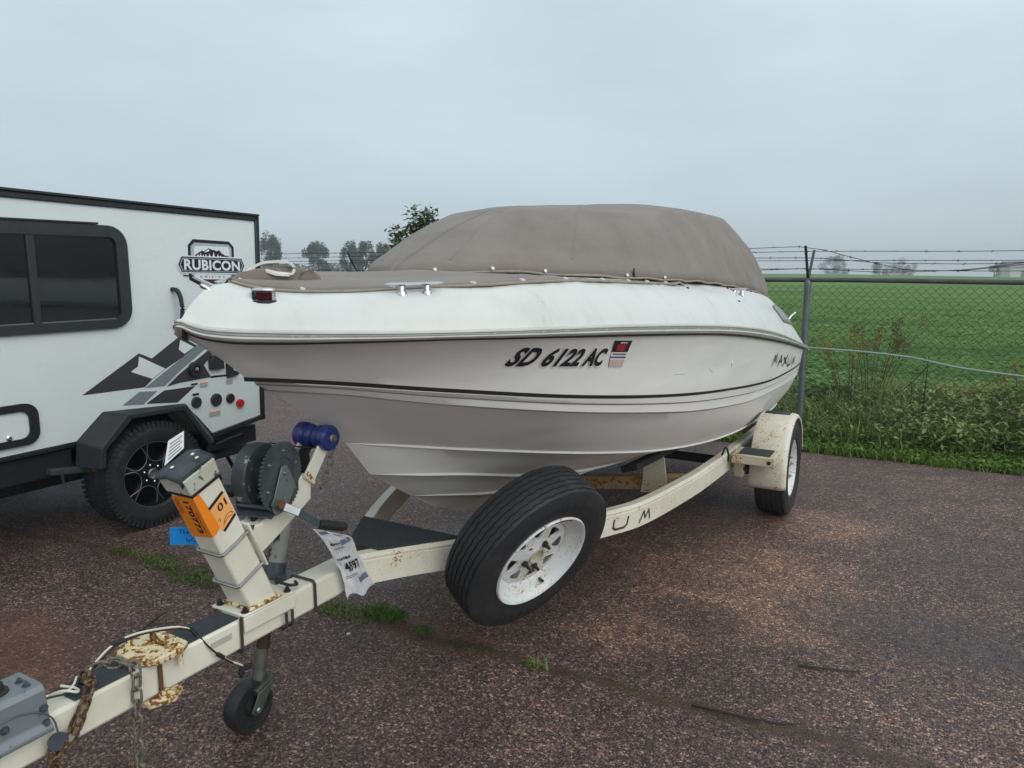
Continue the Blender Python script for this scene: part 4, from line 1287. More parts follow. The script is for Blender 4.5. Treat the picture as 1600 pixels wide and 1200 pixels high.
w_white = plain('white_wire', (.66, .63, .52), .45); w_black = plain('black_wire', (.015, .015, .016), .45)
WP = [(-.03, -.60, .60), (.0, -.44, .579), (.012, -.40, .575), (-.02, -.36, .582), (-.06, -.335, .530), (-.066, -.302, .558), (-.06, -.232, .602), (-.02, -.170, .618), (.012, -.110, .612), (.03, -.062, .586), (.05, -.035, .535), (.062, -.002, .490), (.068, .034, .452)]
wh = cable('wiring', WP, .0030, w_white, tr)
cable('wire', [(b_ + .004, a_ + .003, z_ - .005) for b_, a_, z_ in WP], .0028, w_black, wh)
for i in (6, 9, 11):
    p, q = Vector(WP[i]), Vector(WP[min(i + 1, 12)]); d_ = (q - p) * .35
    mb = MB(); mb.tube([p - d_ * .4, p + d_], .0062, 8); mb.build('tape_wrap', black_r, wh)
mb = MB(); mb.tube([(.068, .034, .452), (.07, .055, .437), (.07, .075, .418)], .003, 6); mb.build('wire', w_white, wh)
mb = MB(); mb.obox((.070, .082, .412), (.006, 0, 0), (0, .020, -.005), (0, .002, .008)); mb.obox((.070, .066, .400), (.005, 0, 0), (0, .008, .004), (0, -.004, .010)); mb.build('plug', black_r, wh, bevel=.002)
cable('wire', [(.0, -.44, .579), (.03, -.42, .590), (.05, -.40, .583), (.02, -.385, .575), (-.02, -.40, .578)], .0032, w_white, wh)

# --- winch post
U = Vector((0, -.395, .919)).normalized(); W = Vector((0, U.z, -U.y))
N0 = Vector((0, -.05, .986))                     # top of the near right edge line (across set separately)


def pp(b_, s, t):                                # across, distance down the post, distance back from its front face
    p = N0 - U * s + W * t; return Vector((b_, p.y, p.z))


def foot(t):                                     # distance down the post to the base plate
    return (N0.z + W.z * t - .569) / U.z


mb = MB()
mb.hexa([pp(-.05, foot(0), 0), pp(.05, foot(0), 0), pp(.05, foot(.1), .1), pp(-.05, foot(.1), .1), pp(-.05, .004, 0), pp(.05, .004, 0), pp(.05, .004, .1), pp(-.05, .004, .1)])
post = mb.build('winch_post', t_paint, tr, bevel=.007)
mb = MB(); z_ = .5695
mb.box(-.062, .062, pp(0, foot(0), 0).y - .010, pp(0, foot(.1), .1).y + .008, z_, z_ + .012)
mb.build('weld_bead', t_hinge, post, bevel=.004)
# weathered foam block and split rubber cap on the post head
foam = rusty('weathered_foam', (.52, .53, .45), .50, .8, 45, 20, ((.03, .034, .03), (.09, .095, .085)), (.36, .37, .32))
mb = MB(); mb.hexa([pp(-.054, .006, -.004), pp(.054, .006, -.004), pp(.054, .006, .104), pp(-.054, .006, .104), pp(-.056, -.042, -.008), pp(.056, -.046, -.006), pp(.055, -.048, .108), pp(-.055, -.050, .106)])
hd = mb.build('post_head', foam, post, bevel=.004)
mb = MB(); mb.hexa([pp(-.053, .014, -.003), pp(.053, .014, -.003), pp(.053, .014, .103), pp(-.053, .014, .103), pp(-.053, .005, -.003), pp(.053, .005, -.003), pp(.053, .005, .103), pp(-.053, .005, .103)]); mb.build('post_gasket', ink, hd)
rows = []
for i in range(9):
    t = -.014 + .126 * i / 8; row = []
    for j in range(9):
        b_ = -.062 + .124 * j / 8
        lift = -.052 - .012 * (1 - abs(b_) / .062) + .005 * noise.noise((b_ * 40, t * 40, 3))
        if j == 8: lift += .014 + .008 * noise.noise((t * 60, 1, 2)); b_ -= .012 + .012 * noise.noise((t * 70, 4, 2))
        if i == 0: lift += .010
        row.append(pp(b_, lift, t))
    rows.append(row)
mb = MB(); mb.grid(rows); mb.build('post_cap', plain('split_black_vinyl', (.040, .045, .052), .42, 0, .3, 25, .3, 120), hd, solid=.005)
for b_, t in ((-.01, .02), (.03, .075), (.0, .085)):
    mb = MB(); mb.lathe([(.006, 0), (.004, .002), (.001, .0025)], pp(b_, -.068, t), U, 9); mb.build('paint_fleck', plain('white_fleck', (.7, .7, .68), .5), hd)

# auction sticker wrapped round the front corner, with its printing
mb = MB(); v, f = flat_shape([[(-.0495, .026), (.05, -.002), (.05, .158), (-.0495, .176)]])
mb.add([pp(x, y, -.0012) for x, y, _ in v], f)
stk = mb.build('lot_sticker', st_orange, post, smooth=0, fixn=False)
mb = MB(); v, f = flat_shape([[(-.0012, -.002), (.010, .004), (.020, .012), (.027, .062), (.030, .105), (.031, .148), (.014, .157), (-.0012, .158)]])
mb.add([pp(.0513, s, t) for t, s, _ in v], f); mb.build('sticker_edge', st_orange, stk, smooth=0, fixn=False)


def post_text(s_, b0, s0, size, length, parent, m, front=True, bold=.0):
    """reads down the post: letters turned a quarter turn clockwise"""
    v, f, w_, h_ = lettering(s_, 1, 0, bold); mb = MB()
    sx, sy = length / w_, size / h_
    mb.add([pp(b0 + p[1] * sy, s0 + p[0] * sx + (-.14 * (b0 + p[1] * sy)), -.0020) for p in v], f)
    return mb.build('print', m, parent, smooth=0, fixn=False)


post_text('170773', -.004, .034, .026, .118, stk, ink, bold=.03)
def small_print(b0, s0, length, h_, n):
    """rows of marks too small to read, running down the post"""
    mb = MB()
    s = s0
    for i in range(n):
        l_ = length / n * random.uniform(.45, .9)
        k_ = lambda b_, q: pp(b_, q - .14 * b_, -.0020)
        mb.add([k_(b0, s), k_(b0, s + l_), k_(b0 + h_, s + l_), k_(b0 + h_, s)], [(0, 1, 2, 3)]); s += length / n
    mb.build('small_print', ink, stk, smooth=0, fixn=False)


small_print(.030, .075, .075, .0045, 12); small_print(-.026, .024, .050, .0035, 8); small_print(-.034, .024, .058, .0035, 10); small_print(-.042, .030, .060, .003, 9)
v, f = flat_shape([[(.028, .078), (.088, .062), (.0945, .140), (.084, .150), (.036, .165), (.030, .150)]])
mb = MB(); mb.add([pp(.0512, s, t) for t, s, _ in v], f); st2 = mb.build('month_sticker', st_orange2, post, smooth=0, fixn=False)
for q in ([(.024, .072), (.086, .055), (.0885, .064), (.027, .081)], [(.036, .163), (.092, .142), (.094, .151), (.040, .171)]):
    v, f = flat_shape([q]); mb = MB(); mb.add([pp(.0518, s, t) for t, s, _ in v], f); mb.build('sticker_band', ink, st2, smooth=0, fixn=False)
v, f, w_, h_ = lettering('01', 1, 0, .02); mb = MB()
mb.add([pp(.0520, .108 - p[1] / h_ * .024 - .22 * (p[0] / w_ * .034), .050 + p[0] / w_ * .034) for p in v], f); mb.build('print', ink, st2, smooth=0, fixn=False)
v, f = strokes([[(.045, .150), (.052, .140), (.062, .131), (.074, .128), (.084, .130), (.088, .138)], [(.050, .146), (.064, .138), (.082, .140)], [(.036, .128), (.043, .120)], [(.039, .133), (.045, .127)]], .0022)
mb = MB(); mb.add([pp(.0519, s, t) for t, s in v], f); mb.build('car_drawing', plain('brown_ink', (.25, .09, .02), .5), st2, smooth=0, fixn=False)

# u-bolts and back plate on the post
for s in (.225, .351):
    mb = MB(); c = []
    c += [pp(-.056, s - .004, .115), pp(-.056, s, .05), pp(-.056, s + .001, -.002)]
    c += [pp(-.050, s + .001, -.0065), pp(.050, s + .001, -.0065)]
    c += [pp(.056, s + .001, -.002), pp(.056, s, .05), pp(.056, s - .004, .115)]
    mb.tube(c, .0048, 9); mb.build('u_bolt', bright, post)
mb = MB(); mb.hexa([pp(-.066, .362, .104), pp(.066, .362, .104), pp(.066, .362, .112), pp(-.066, .362, .112), pp(-.066, .196, .104), pp(.066, .196, .104), pp(.066, .196, .112), pp(-.066, .196, .112)])
bpl = mb.build('back_plate', t_paint, post, bevel=.003)
for s in (.221, .347): bolt(bpl, pp(.056, s, .112), W, .007, .010)

# base plate, folded over the tongue
mb = MB(); mb.box(-.085, .062, .094, .300, .560, .569); mb.box(.0535, .062, .094, .300, .512, .5605)
bp = mb.build('base_plate', t_paint, post, bevel=.003)
for b_, a_ in ((-.066, .112), (.044, .112), (.044, .282), (-.066, .282)): bolt(bp, (b_, a_, .569), (0, 0, 1), .008, .012)
for a_ in (.086, .254, .279):
    mb = MB(); mb.tube([(.0565 if a_ < .09 else .066, a_, .566 if a_ < .09 else .512), (.0565 if a_ < .09 else .066, a_, .462), (.05, a_, .453), (-.05, a_, .453), (-.0565, a_, .462), (-.0565, a_, .566)], .0048, 8); mb.build('u_bolt', plain('dark_rod', (.07, .07, .062), .45, .5), bp)
mb = MB(); mb.tube([(.0555, .393, TB - .004), (.0555, .393, TT - .004), (.048, .393, TT + .0045), (-.048, .393, TT + .0045), (-.0555, .393, TT - .004), (-.0555, .393, TB - .004)], .005, 8); mb.build('tongue_clamp', MATS['dark_rod'], tr)
cable('jack_strap', [(-.02, .30, .580), (.044, .292, .586), (.052, .315, .581), (.02, .34, .575)], .005, black_r, bp)

# winch arm with forked head
mb = MB(); pf = [(.142, .826), (.195, .823), (.367, .929), (.391, .935), (.416, .917), (.410, .843), (.303, .783), (.20, .730), (.150, .745)]
mb.prism([(.04, a_, z_) for a_, z_ in pf], (-.08, 0, 0)); arm = mb.build('winch_arm', t_paint, tr, bevel=.005)
bolt(arm, (.0, .205, .828), (0, -.5, .85), .008, .012)
for b_ in (.040, -.050):
    mb = MB(); mb.prism([(b_, .372, .926), (b_, .412, .893), (b_, .506, 1.018), (b_, .492, 1.045), (b_, .462, 1.040)], (.010, 0, 0))
    mb.build('fork_plate', t_paint if b_ > 0 else t_worn, arm, bevel=.003)
mb = MB(); mb.prism([(.0505, .372, .930), (.0505, .392, .945), (.0505, .420, .900), (.0505, .412, .893)], (.003, 0, 0)); mb.build('weld_bead', t_hinge, arm, bevel=.001)
mb = MB(); mb.lathe([(.013, .052), (.013, .058)], (0, .40, .86), (1, 0, 0), 8)
RC = Vector((0, .482, 1.038))
mb = MB(); mb.lathe([(.012, -.076), (.037, -.074), (.0435, -.065), (.0435, -.042), (.038, -.035), (.034, -.030), (.040, -.020), (.036, -.008), (.026, .0), (.036, .008), (.040, .020), (.034, .030), (.038, .035), (.0435, .042), (.0435, .065), (.037, .074), (.020, .076), (.012, .072)], RC, (1, 0, 0), 28)
rol = mb.build('bow_roller', blue_r, tr)
mb = MB(); mb.lathe([(.015, .070), (.015, .079), (.009, .081), (.009, .087), (.001, .087)], RC, (1, 0, 0), 10); mb.build('axle_nut', bright, rol)

# winch: gear, drum, cheek plates, crank
GC = Vector((0, .256, .956))
teeth = []
for i in range(52):
    for k_, rr in ((0, .105), (.25, .105), (.42, .112), (.80, .112)):
        q = 2 * math.pi * (i + k_) / 52; teeth.append((rr * math.cos(q), rr * math.sin(q)))
slot = [(.064 * math.cos(q), .064 * math.sin(q)) for q in np.linspace(-.75, 1.9, 22)] + [(.056 * math.cos(q), .056 * math.sin(q)) for q in np.linspace(1.9, -.75, 22)]
v, f = flat_shape([teeth, slot], .0035); mb = MB(); mb.add([(.058 + z, GC.y + x, GC.z + y) for x, y, z in v], f)
gear = mb.build('gear', dark_zinc, tr, bevel=.001)
mb = MB(); mb.lathe([(.098, -.004), (.098, .0015), (.090, .003), (.074, .003), (.066, .001)], GC + Vector((.058, 0, 0)), (1, 0, 0), 40); mb.build('gear_rim', dark_zinc, gear)
for i in range(6):
    q = R(60 * i + 20); bolt(gear, GC + Vector((.0615, .082 * math.cos(q), .082 * math.sin(q))), (1, 0, 0), .0045, .005, bright)
bolt(gear, GC + Vector((.0665, 0, .014)), (1, 0, 0), .007, .008, bright); bolt(gear, GC + Vector((.0665, .012, -.006)), (1, 0, 0), .006, .007, bright)
mb = MB(); mb.lathe([(.020, -.056), (.098, -.055), (.102, -.050), (.102, -.012), (.098, -.006), (.020, -.005)], GC + Vector((0, .004, 0)), (1, 0, 0), 40)
drum = mb.build('drum_cover', rusty('worn_black_paint', (.045, .052, .058), .46, .4, 30, 14, ((.26, .27, .27), (.45, .46, .45)), (.08, .085, .09)), tr)
mb = MB(); mb.lathe([(.018, -.005), (.018, .054)], GC, (1, 0, 0), 18); mb.lathe([(.055, -.005), (.055, .048)], GC, (1, 0, 0), 24); mb.build('drum', black_r, drum)
for b_, m_ in ((.066, zinc), (-.066, dark_zinc)):
    mb = MB(); pl = [(.246, .992), (.272, .992), (.290, .965), (.316, .912), (.268, .858), (.250, .850), (.205, .846), (.192, .862), (.190, .885), (.205, .915)]
    mb.prism([(b_, a_, z_) for a_, z_ in pl], (.004, 0, 0)); mb.build('winch_cheek', m_, tr, bevel=.001)
mb = MB(); mb.hexa([(-.064, .185, .842), (.066, .185, .842), (.066, .262, .868), (-.064, .262, .868), (-.064, .183, .848), (.066, .183, .848), (.066, .260, .874), (-.064, .260, .874)])
mb.tube([(-.066, .20, .872), (.068, .20, .872)], .007, 8); mb.tube([(-.066, .225, .895), (.068, .225, .895)], .010, 10); mb.tube([(-.066, .28, .885), (.068, .28, .885)], .006, 8)
mb.build('winch_base', dark_zinc, tr)
mb = MB(); mb.lathe([(.008, 0), (.016, .004), (.019, .012), (.019, .046), (.014, .052), (.001, .052)], (-.070, .206, .912), (-1, 0, 0), 16); mb.build('ratchet_knob', black_r, tr)
WM = Matrix.Translation(GC) @ Matrix.Rotation(R(13), 4, 'Z') @ Matrix.Translation(-GC)
WL = Matrix.Translation(-BASE[tr.name]) @ WM @ Matrix.Translation(BASE[tr.name])
for o_ in tr.children:
    if o_.name.split('.')[0] in ('gear', 'drum_cover', 'winch_cheek', 'winch_base', 'ratchet_knob'):
        for q_ in [o_] + list(o_.children): q_.data.transform(WL)
K = [Vector((.088, .203, .897)), Vector((.092, .300, .838)), Vector((.093, .340, .808)), Vector((.094, .392, .766))]
mb = MB()
for p, q, w_ in ((K[0], K[1], .013), (K[1], K[2], .012), (K[2], K[3], .011)):
    d_ = (q - p); n_ = d_.normalized().cross(Vector((1, 0, 0))); mb.obox((p + q) / 2, (.0035, 0, 0), d_ / 2 * 1.04, n_ * w_)
crk = mb.build('crank', plain('crank_steel', (.10, .115, .12), .45, .4, .2, 20), tr, bevel=.002)
mb = MB(); mb.tube([(.064, .225, .886), (.100, .225, .886)], .010, 10); mb.lathe([(.013, 0), (.013, .010)], (.092, .225, .886), (1, 0, 0), 6); mb.build('crank_nut', MATS['rusty_bolt'] if 'rusty_bolt' in MATS else bolt_dk, crk)
p, q = K[0].lerp(K[1], .42), K[0].lerp(K[1], 1.0); n_ = (q - p).normalized().cross(Vector((1, 0, 0)))
mb = MB(); mb.obox((p + q) / 2 + Vector((.0045, 0, 0)), (.0008, 0, 0), (q - p) / 2, n_ * .0115); mb.build('label', plain('label_white', (.75, .78, .80), .4), crk)
mb = MB(); a0, a1 = Vector((.096, .385, .772)), Vector((.110, .497, .730)); d_ = (a1 - a0).normalized()
mb.lathe([(.011, 0), (.0155, .004), (.0165, .03), (.0150, .058), (.0165, .066), (.0165, .10), (.013, .114), (.008, .118)], a0, d_, 16); mb.build('crank_grip', black_r, crk)
# strap from drum, round the roller and left hanging
mb = MB()
for path in (curve3([(0, .30, 1.050), (0, .36, 1.030), (0, .42, 1.012), (0, .462, 1.004), (0, .50, .995)], 14), curve3([(-.01, .452, 1.006), (-.012, .437, .985), (-.01, .438, .955), (-.008, .432, .925), (0, .41, .905)], 12)):
    mb.grid([[(x - .022, y, z), (x + .022, y, z + .001)] for x, y, z in path])
mb.build('winch_strap', plain('black_webbing', (.012, .012, .013), .8, 0, .2, 60), tr, solid=.004)


def link_mesh(name, L, w_, r, m):
    mb = MB(); h = L / 2 - w_ / 2; c = []
    for i in range(7): q = R(-90 + 180 * i / 6); c.append((w_ / 2 * math.sin(q) * 1.0, h + w_ / 2 * math.cos(q), 0))
    c += [(-x, -y, 0) for x, y, _ in c]
    mb.tube(c, r, 6, closed=True)
    me_o = mb.build(name, m, None, smooth=60); me = me_o.data; bpy.data.objects.remove(me_o); return me


def chain(name, pts, L, w_, r, m, parent, label=None, twist=0):
    root = bpy.data.objects.new(name, None); COL.objects.link(root); root.parent = parent; BASE[root.name] = BASE[parent.name].copy(); root.empty_display_size = .05
    if label: root['label'] = label
    C = curve3(pts, 400); d_ = np.r_[0, np.cumsum(np.linalg.norm(np.diff(C, axis=0), axis=1))]
    pitch = L - 2.1 * r; n = int(d_[-1] / pitch); me = link_mesh('link', L, w_, r, m)
    Bv = BASE[parent.name]
    for i in range(n):
        p = Vector([np.interp((i + .5) * pitch, d_, C[:, k_]) for k_ in range(3)])
        q = Vector([np.interp((i + 1.0) * pitch, d_, C[:, k_]) for k_ in range(3)]); y = (q - p)
        y = y.normalized() if y.length > 1e-6 else Vector((0, 0, -1))
        x = y.cross(Vector((.3, .9, .2))).normalized(); z = x.cross(y)
        a_ = R(45 + (90 if i % 2 else 0) + twist + random.uniform(-14, 14)); X = x * math.cos(a_) + z * math.sin(a_); Z = X.cross(y)
        o = bpy.data.objects.new('link', me); COL.objects.link(o); o.parent = root
        M = Matrix((X, y, Z)).transposed().to_4x4(); M.translation = p - Bv
        o.matrix_local = M


chain('bow_chain', [(.062, .500, 1.025), (.064, .488, .985), (.062, .470, .925), (.056, .448, .882), (.048, .420, .862), (.030, .405, .858)], .034, .020, .0033, chain_m, tr, 'short chain slung from the bow roller')
chain('safety_chain', [(-.058, -.300, .52), (-.052, -.285, .563), (-.03, -.272, .572), (.03, -.248, .574), (.052, -.250, .566), (.064, -.256, .545), (.066, -.264, .44), (.066, -.270, .318), (.064, -.274, .20), (.066, -.276, .16)], .044, .025, .0040, chain_m, tr, 'safety chain slung over the tongue and hanging straight down')
chain('safety_chain', [(-.03, -.345, .575), (.02, -.352, .583), (.046, -.368, .577), (.062, -.392, .548), (.066, -.410, .523), (.071, -.430, .498), (.078, -.455, .482), (.080, -.480, .488), (.074, -.478, .468), (.072, -.470, .40), (.072, -.468, .28)], .046, .027, .0046, chain_r, tr, 'rust brown safety chain looped at the coupler')
mb = MB(); mb.tube([(.072, -.395, .560), (.080, -.420, .520), (.083, -.432, .498)], .0078, 8); mb.build('quick_link', chain_r, tr)
mb = MB(); mb.tube(curve3([(.070, -.290, .457), (.070, -.292, .40), (.069, -.293, .33)], 12), .0022, 6); mb.build('latch_wire', chain_r, tr)
mb = MB(); mb.tube([(.069, -.293, .335), (.078, -.293, .31), (.070, -.293, .27), (.062, -.293, .31)], .0035, 6, closed=True); mb.tube([(.070, -.293, .27), (.070, -.293, .22)], .004, 6); mb.build('latch_hook', chain_r, tr)
mb = MB(); mb.lathe([(.022, 0), (.022, .006)], (.080, -.470, .505), (1, -.3, 0), 16); mb.build('chain_tab', dark_zinc, tr)

# --- swing jack on the far side of the tongue
JB = -.185
J = lambda a_, z_: Vector((JB, a_, z_))
jt = J(.487, .690); jm = J(.415, .455); jl = J(.335, .150); ja = J(.292, .088)
mb = MB(); mb.tube([jt, jm], .030, 18); mb.lathe([(.031, 0), (.031, .012), (.02, .016)], jt, (jt - jm), 18)
jk = mb.build('jack_tube', mottled, tr)
mb = MB(); mb.tube([jm, jm.lerp(jl, .60)], .0225, 16); mb.build('inner_tube', plain('rusty_tube', (.050, .024, .018), .6, .2, .4, 12), jk)
mb = MB(); mb.tube([jm.lerp(jl, .60), jl], .0222, 16); mb.build('foot_tube', plain('greasy_steel', (.12, .12, .10), .45, .4, .35, 16), jk)
mb = MB(); mb.box(JB - .02, -.052, .415, .475, .50, .53); mb.lathe([(.036, -.03), (.036, .03)], J(.440, .535), (jt - jm), 16); mb.build('jack_bracket', dark_zinc, jk, bevel=.003)
mb = MB(); mb.tube([J(.50, .735), J(.487, .69)], .008, 8); mb.tube([J(.50, .735), (JB - .10, .53, .74)], .007, 8); mb.tube([(JB - .10, .53, .74), (JB - .10, .535, .79)], .010, 8); mb.build('jack_handle', black_r, jk)
mb = MB()
mb.obox(jl + Vector((0, .004, .002)), (.042, 0, 0), Vector((0, .040, .012)), Vector((0, -.004, .014)))
for s_ in (-1, 1):
    mb.prism([(JB + s_ * .040, jl.y - .032, jl.z - .008), (JB + s_ * .040, jl.y + .044, jl.z + .014), (JB + s_ * .040, ja.y + .020, ja.z - .014), (JB + s_ * .040, ja.y - .006, ja.z - .022), (JB + s_ * .040, ja.y - .024, ja.z - .004)], (s_ * .005, 0, 0))
mb.build('jack_fork', plain('fork_steel', (.085, .09, .08), .4, .4, .35, 18), jk, bevel=.002)
mb = MB(); mb.lathe([(.060, -.020), (.070, -.029), (.083, -.030), (.088, -.020), (.089, 0), (.088, .020), (.083, .030), (.070, .029), (.066, .020), (.030, .018), (.026, .030), (.010, .030)], ja, (1, 0, 0), 32); mb.build('jack_wheel', plain('black_poly', (.014, .014, .015), .5, 0, .25, 30), jk)
mb = MB(); mb.lathe([(.011, .044), (.011, .054), (.007, .057), (.001, .057)], ja, (1, 0, 0), 12); mb.build('axle_bolt', bright, jk)

# --- side rails
RP = [(.048, .60, .460), (.135, .78, .449), (.226, .932, .440), (.40, 1.25, .420), (.592, 1.677, .400), (.666, 1.895, .392), (.722, 2.324, .380), (.754, 2.703, .372), (.776, 3.39, .360), (.78, 4.75, .335)]
RC_ = curve3(RP, 70)
PF = [(-.05, 0), (0, 0), (0, .088), (-.004, .091), (-.004, .095), (.001, .098), (.001, .103), (-.012, .114), (-.05, .114)]
mb = MB(); mb.sweep([tuple(p) for p in RC_], PF); rail_r = mb.build('side_rail', t_paint, tr, smooth=30); rail_r.data.materials[0] = t_rail
mb = MB(); mb.sweep([(-p[0], p[1], p[2]) for p in RC_], [(-x, z) for x, z in PF]); rail_l = mb.build('side_rail', t_paint, tr, smooth=30)
rd = np.r_[0, np.cumsum(np.linalg.norm(np.diff(RC_, axis=0), axis=1))]


def rail_pt(dist, up, off=.0015):
    p = np.array([np.interp(dist, rd, RC_[:, k_]) for k_ in range(3)]); q = np.array([np.interp(dist + .02, rd, RC_[:, k_]) for k_ in range(3)])
    t = Vector(q - p).normalized(); x = t.cross(Vector((0, 0, 1))).normalized(); return Vector(p) + x * off + x.cross(t) * up


BRAND = {'M': [[(0, 0), (.30, 1), (.52, .25), (.78, 1), (1, 0)]], 'A': [[(0, 0), (.5, 1), (1, 0)], [(.22, .36), (.78, .36)]], 'X': [[(0, 0), (1, 1)], [(0, 1), (1, 0)]], 'U': [[(0, 1), (.02, .25), (.2, .02), (.8, .02), (.98, .25), (1, 1)]]}


def dist_at(a_): return float(np.interp(a_, RC_[:, 1], rd))


for ch, a_ in zip('MAXUM', (1.13, 1.30, 1.47, 1.70, 1.885)):
    v, f = strokes([[(x * .098, y * .046) for x, y in L] for L in BRAND[ch]], .011); mb = MB()
    d0 = dist_at(a_); mb.add([rail_pt(d0 + x + .25 * y, .022 + y) for x, y in v], f); mb.build('rail_letter', plain('letter_charcoal', (.05, .05, .045), .4), rail_r, smooth=0, fixn=False)

mb = MB(); mb.prism([(-.075, .70, .566), (.075, .70, .566), (.245, .985, .556), (-.245, .985, .556)], (0, 0, .008)); mb.build('step_plate', grip_m, tr, bevel=.002)
# --- cross members, axle, bunks
for s_ in (1, -1):
    mb = MB(); mb.hexa([(0, 2.575, .298), (s_ * .735, 2.575, .395), (s_ * .735, 2.645, .395), (0, 2.645, .298), (0, 2.575, .372), (s_ * .735, 2.575, .476), (s_ * .735, 2.645, .476), (0, 2.645, .372)]); mb.build('cross_member', t_cross, tr, bevel=.004)
    mb = MB(); mb.hexa([(0, 4.50, .27), (s_ * .76, 4.50, .345), (s_ * .76, 4.57, .345), (0, 4.57, .27), (0, 4.50, .335), (s_ * .76, 4.50, .42), (s_ * .76, 4.57, .42), (0, 4.57, .335)]); mb.build('cross_member', t_cross, tr, bevel=.004)
    mb = MB(); mb.prism([(s_ * .43, 2.565, .345), (s_ * .57, 2.565, .36), (s_ * .585, 2.565, .40), (s_ * .565, 2.565, .56), (s_ * .54, 2.565, .585), (s_ * .45, 2.565, .572), (s_ * .44, 2.565, .40)], (0, -.008, 0)); mb.build('bunk_bracket', t_worn, tr, bevel=.002)
    mb = MB(); mb.hexa([(s_ * .47, 2.15, .562), (s_ * .56, 2.15, .590), (s_ * .56, 4.7, .425), (s_ * .47, 4.7, .402), (s_ * .46, 2.15, .595), (s_ * .55, 2.15, .622), (s_ * .55, 4.7, .458), (s_ * .46, 4.7, .435)]); mb.build('bunk', plain('bunk_carpet', (.022, .022, .023), .95, 0, .3, 80, .8, 400), tr, bevel=.006)
mb = MB(); mb.tube([(-.86, 3.66, .30), (.86, 3.66, .30)], .032, 12); mb.build('axle', plain('dark_axle', (.035, .033, .032), .6, .3), tr)
for s_ in (1, -1):
    mb = MB(); mb.grid([[(s_ * .80, a_, z_), (s_ * .855, a_, z_)] for a_, z_ in curve3([(3.26, .375, 0), (3.45, .30, 0), (3.66, .272, 0), (3.87, .30, 0), (4.06, .36, 0)], 14)[:, :2]]); mb.build('leaf_spring', MATS['dark_axle'], tr, solid=.025)
    mb = MB(); mb.prism([(s_ * .80, 3.22, .44), (s_ * .80, 3.30, .44), (s_ * .80, 3.30, .33), (s_ * .80, 3.24, .32)], (s_ * .05, 0, 0)); mb.build('spring_hanger', t_worn, tr, bevel=.003)

# --- wheels and fenders
FC, FR = Vector((0, 3.70, .315)), .345
for s_ in (1, -1):
    wc_ = Vector((s_ * .990, 3.665, .308))
    mb = MB(); tyre(mb, wc_, (s_, 0, 0), .308, .185, .205, 5, 52, .007); wl = mb.build('tyre', rubber, tr, smooth=28)
    mb = MB(); mb.lathe([(.187, -.07), (.187, .085), (.178, .088), (.172, .078), (.165, .03), (.12, .035), (.10, .06), (.05, .066), (.001, .066)], wc_, (s_, 0, 0), 36); rm = mb.build('wheel_rim', rim_white, tr)
    for i in range(5):
        q = R(72 * i + 10); bolt(rm, wc_ + Vector((s_ * .064, .07 * math.cos(q), .07 * math.sin(q))), (s_, 0, 0), .009, .014, bright, 'lug_nut')
    rows = []
    prof = [(.862, -.028), (.866, -.006), (.880, .0), (1.056, .0), (1.076, -.005), (1.085, -.016), (1.085, -.030)]
    angs = np.linspace(R(194), R(8), 40)
    for q in angs:
        taper = 1.0
        rows.append([(s_ * b_, FC.y + (FR + h) * math.cos(q), FC.z + (FR + h) * math.sin(q)) for b_, h in prof])
    mb = MB(); mb.grid(rows)
    fd = mb.build('fender', t_fender, tr, solid=.005, smooth=50)
    mb = MB(); mb.box(*sorted((s_ * .80, s_ * 1.050)), 3.14, 3.36, .430, .486); sp_ = mb.build('fender_step', t_worn, tr, bevel=.004)
    mb = MB(); mb.box(*sorted((s_ * .835, s_ * 1.020)), 3.165, 3.335, .4875, .491); mb.build('step_pad', grip_m, sp_, bevel=.001)
    mb = MB(); mb.lathe([(.012, 0), (.012, .003)], (s_ * 1.02, 3.139, .455), (0, -1, 0), 8); mb.build('bolt', bolt_dk, sp_)
    mb = MB(); mb.grid([[(s_ * b_, FC.y + (FR + .003) * math.cos(q), FC.z + (FR + .003) * math.sin(q)) for b_ in (.890, .97, 1.045)] for q in np.linspace(R(97), R(62), 8)]); mb.build('step_pad', grip_m, fd, solid=.004)
mb = MB(); mb.tube(curve3([(.79, 3.10, .45), (.80, 3.06, .50), (.79, 3.03, .55), (.77, 3.02, .50)], 12), .006, 6); mb.build('brake_line', black_r, tr)

# --- spare wheel carried on the right rail
SN = Vector((.85, -.29, -.437)).normalized(); SCn = Vector((.462, 1.155, .503))
mb = MB(); tyre(mb, SCn, SN, .352, .212, .185, 6, 176, .006, .0014); spt = mb.build('spare_tyre', rubber, tr, smooth=28)
sx_ = SN.cross(Vector((0, 0, 1))).normalized(); sy_ = sx_.cross(SN).normalized() * -1
sy_ = SN.cross(sx_)
SPt = lambda x, y, h: SCn + sx_ * x + sy_ * y + SN * h
mb = MB(); mb.lathe([(.210, -.075), (.214, -.02), (.216, .075), (.222, .088), (.217, .094), (.209, .090), (.203, .080), (.196, .066), (.176, .050), (.164, .040), (.160, .034), (.158, -.01), (.156, -.075)], SCn, SN, 56)
srim = mb.build('spare_rim', rim_white, tr)
holes = []
for i in range(8):
    q = 2 * math.pi * i / 8 + .2
    tri_ = [(.092, 0), (.140, .034), (.147, .026), (.150, 0), (.147, -.026), (.140, -.034)]
    tri_ = [(.094, .006), (.132, .034), (.140, .033), (.145, .018), (.147, 0), (.145, -.018), (.140, -.033), (.132, -.034), (.094, -.006)]
    holes.append([(x * math.cos(q) - y * math.sin(q), x * math.sin(q) + y * math.cos(q)) for x, y in tri_])
for i in range(5):
    q = 2 * math.pi * i / 5 + .5; holes.append(circle(.058 * math.cos(q), .058 * math.sin(q), .0085, 10))
holes.append(circle(0, 0, .034, 22))
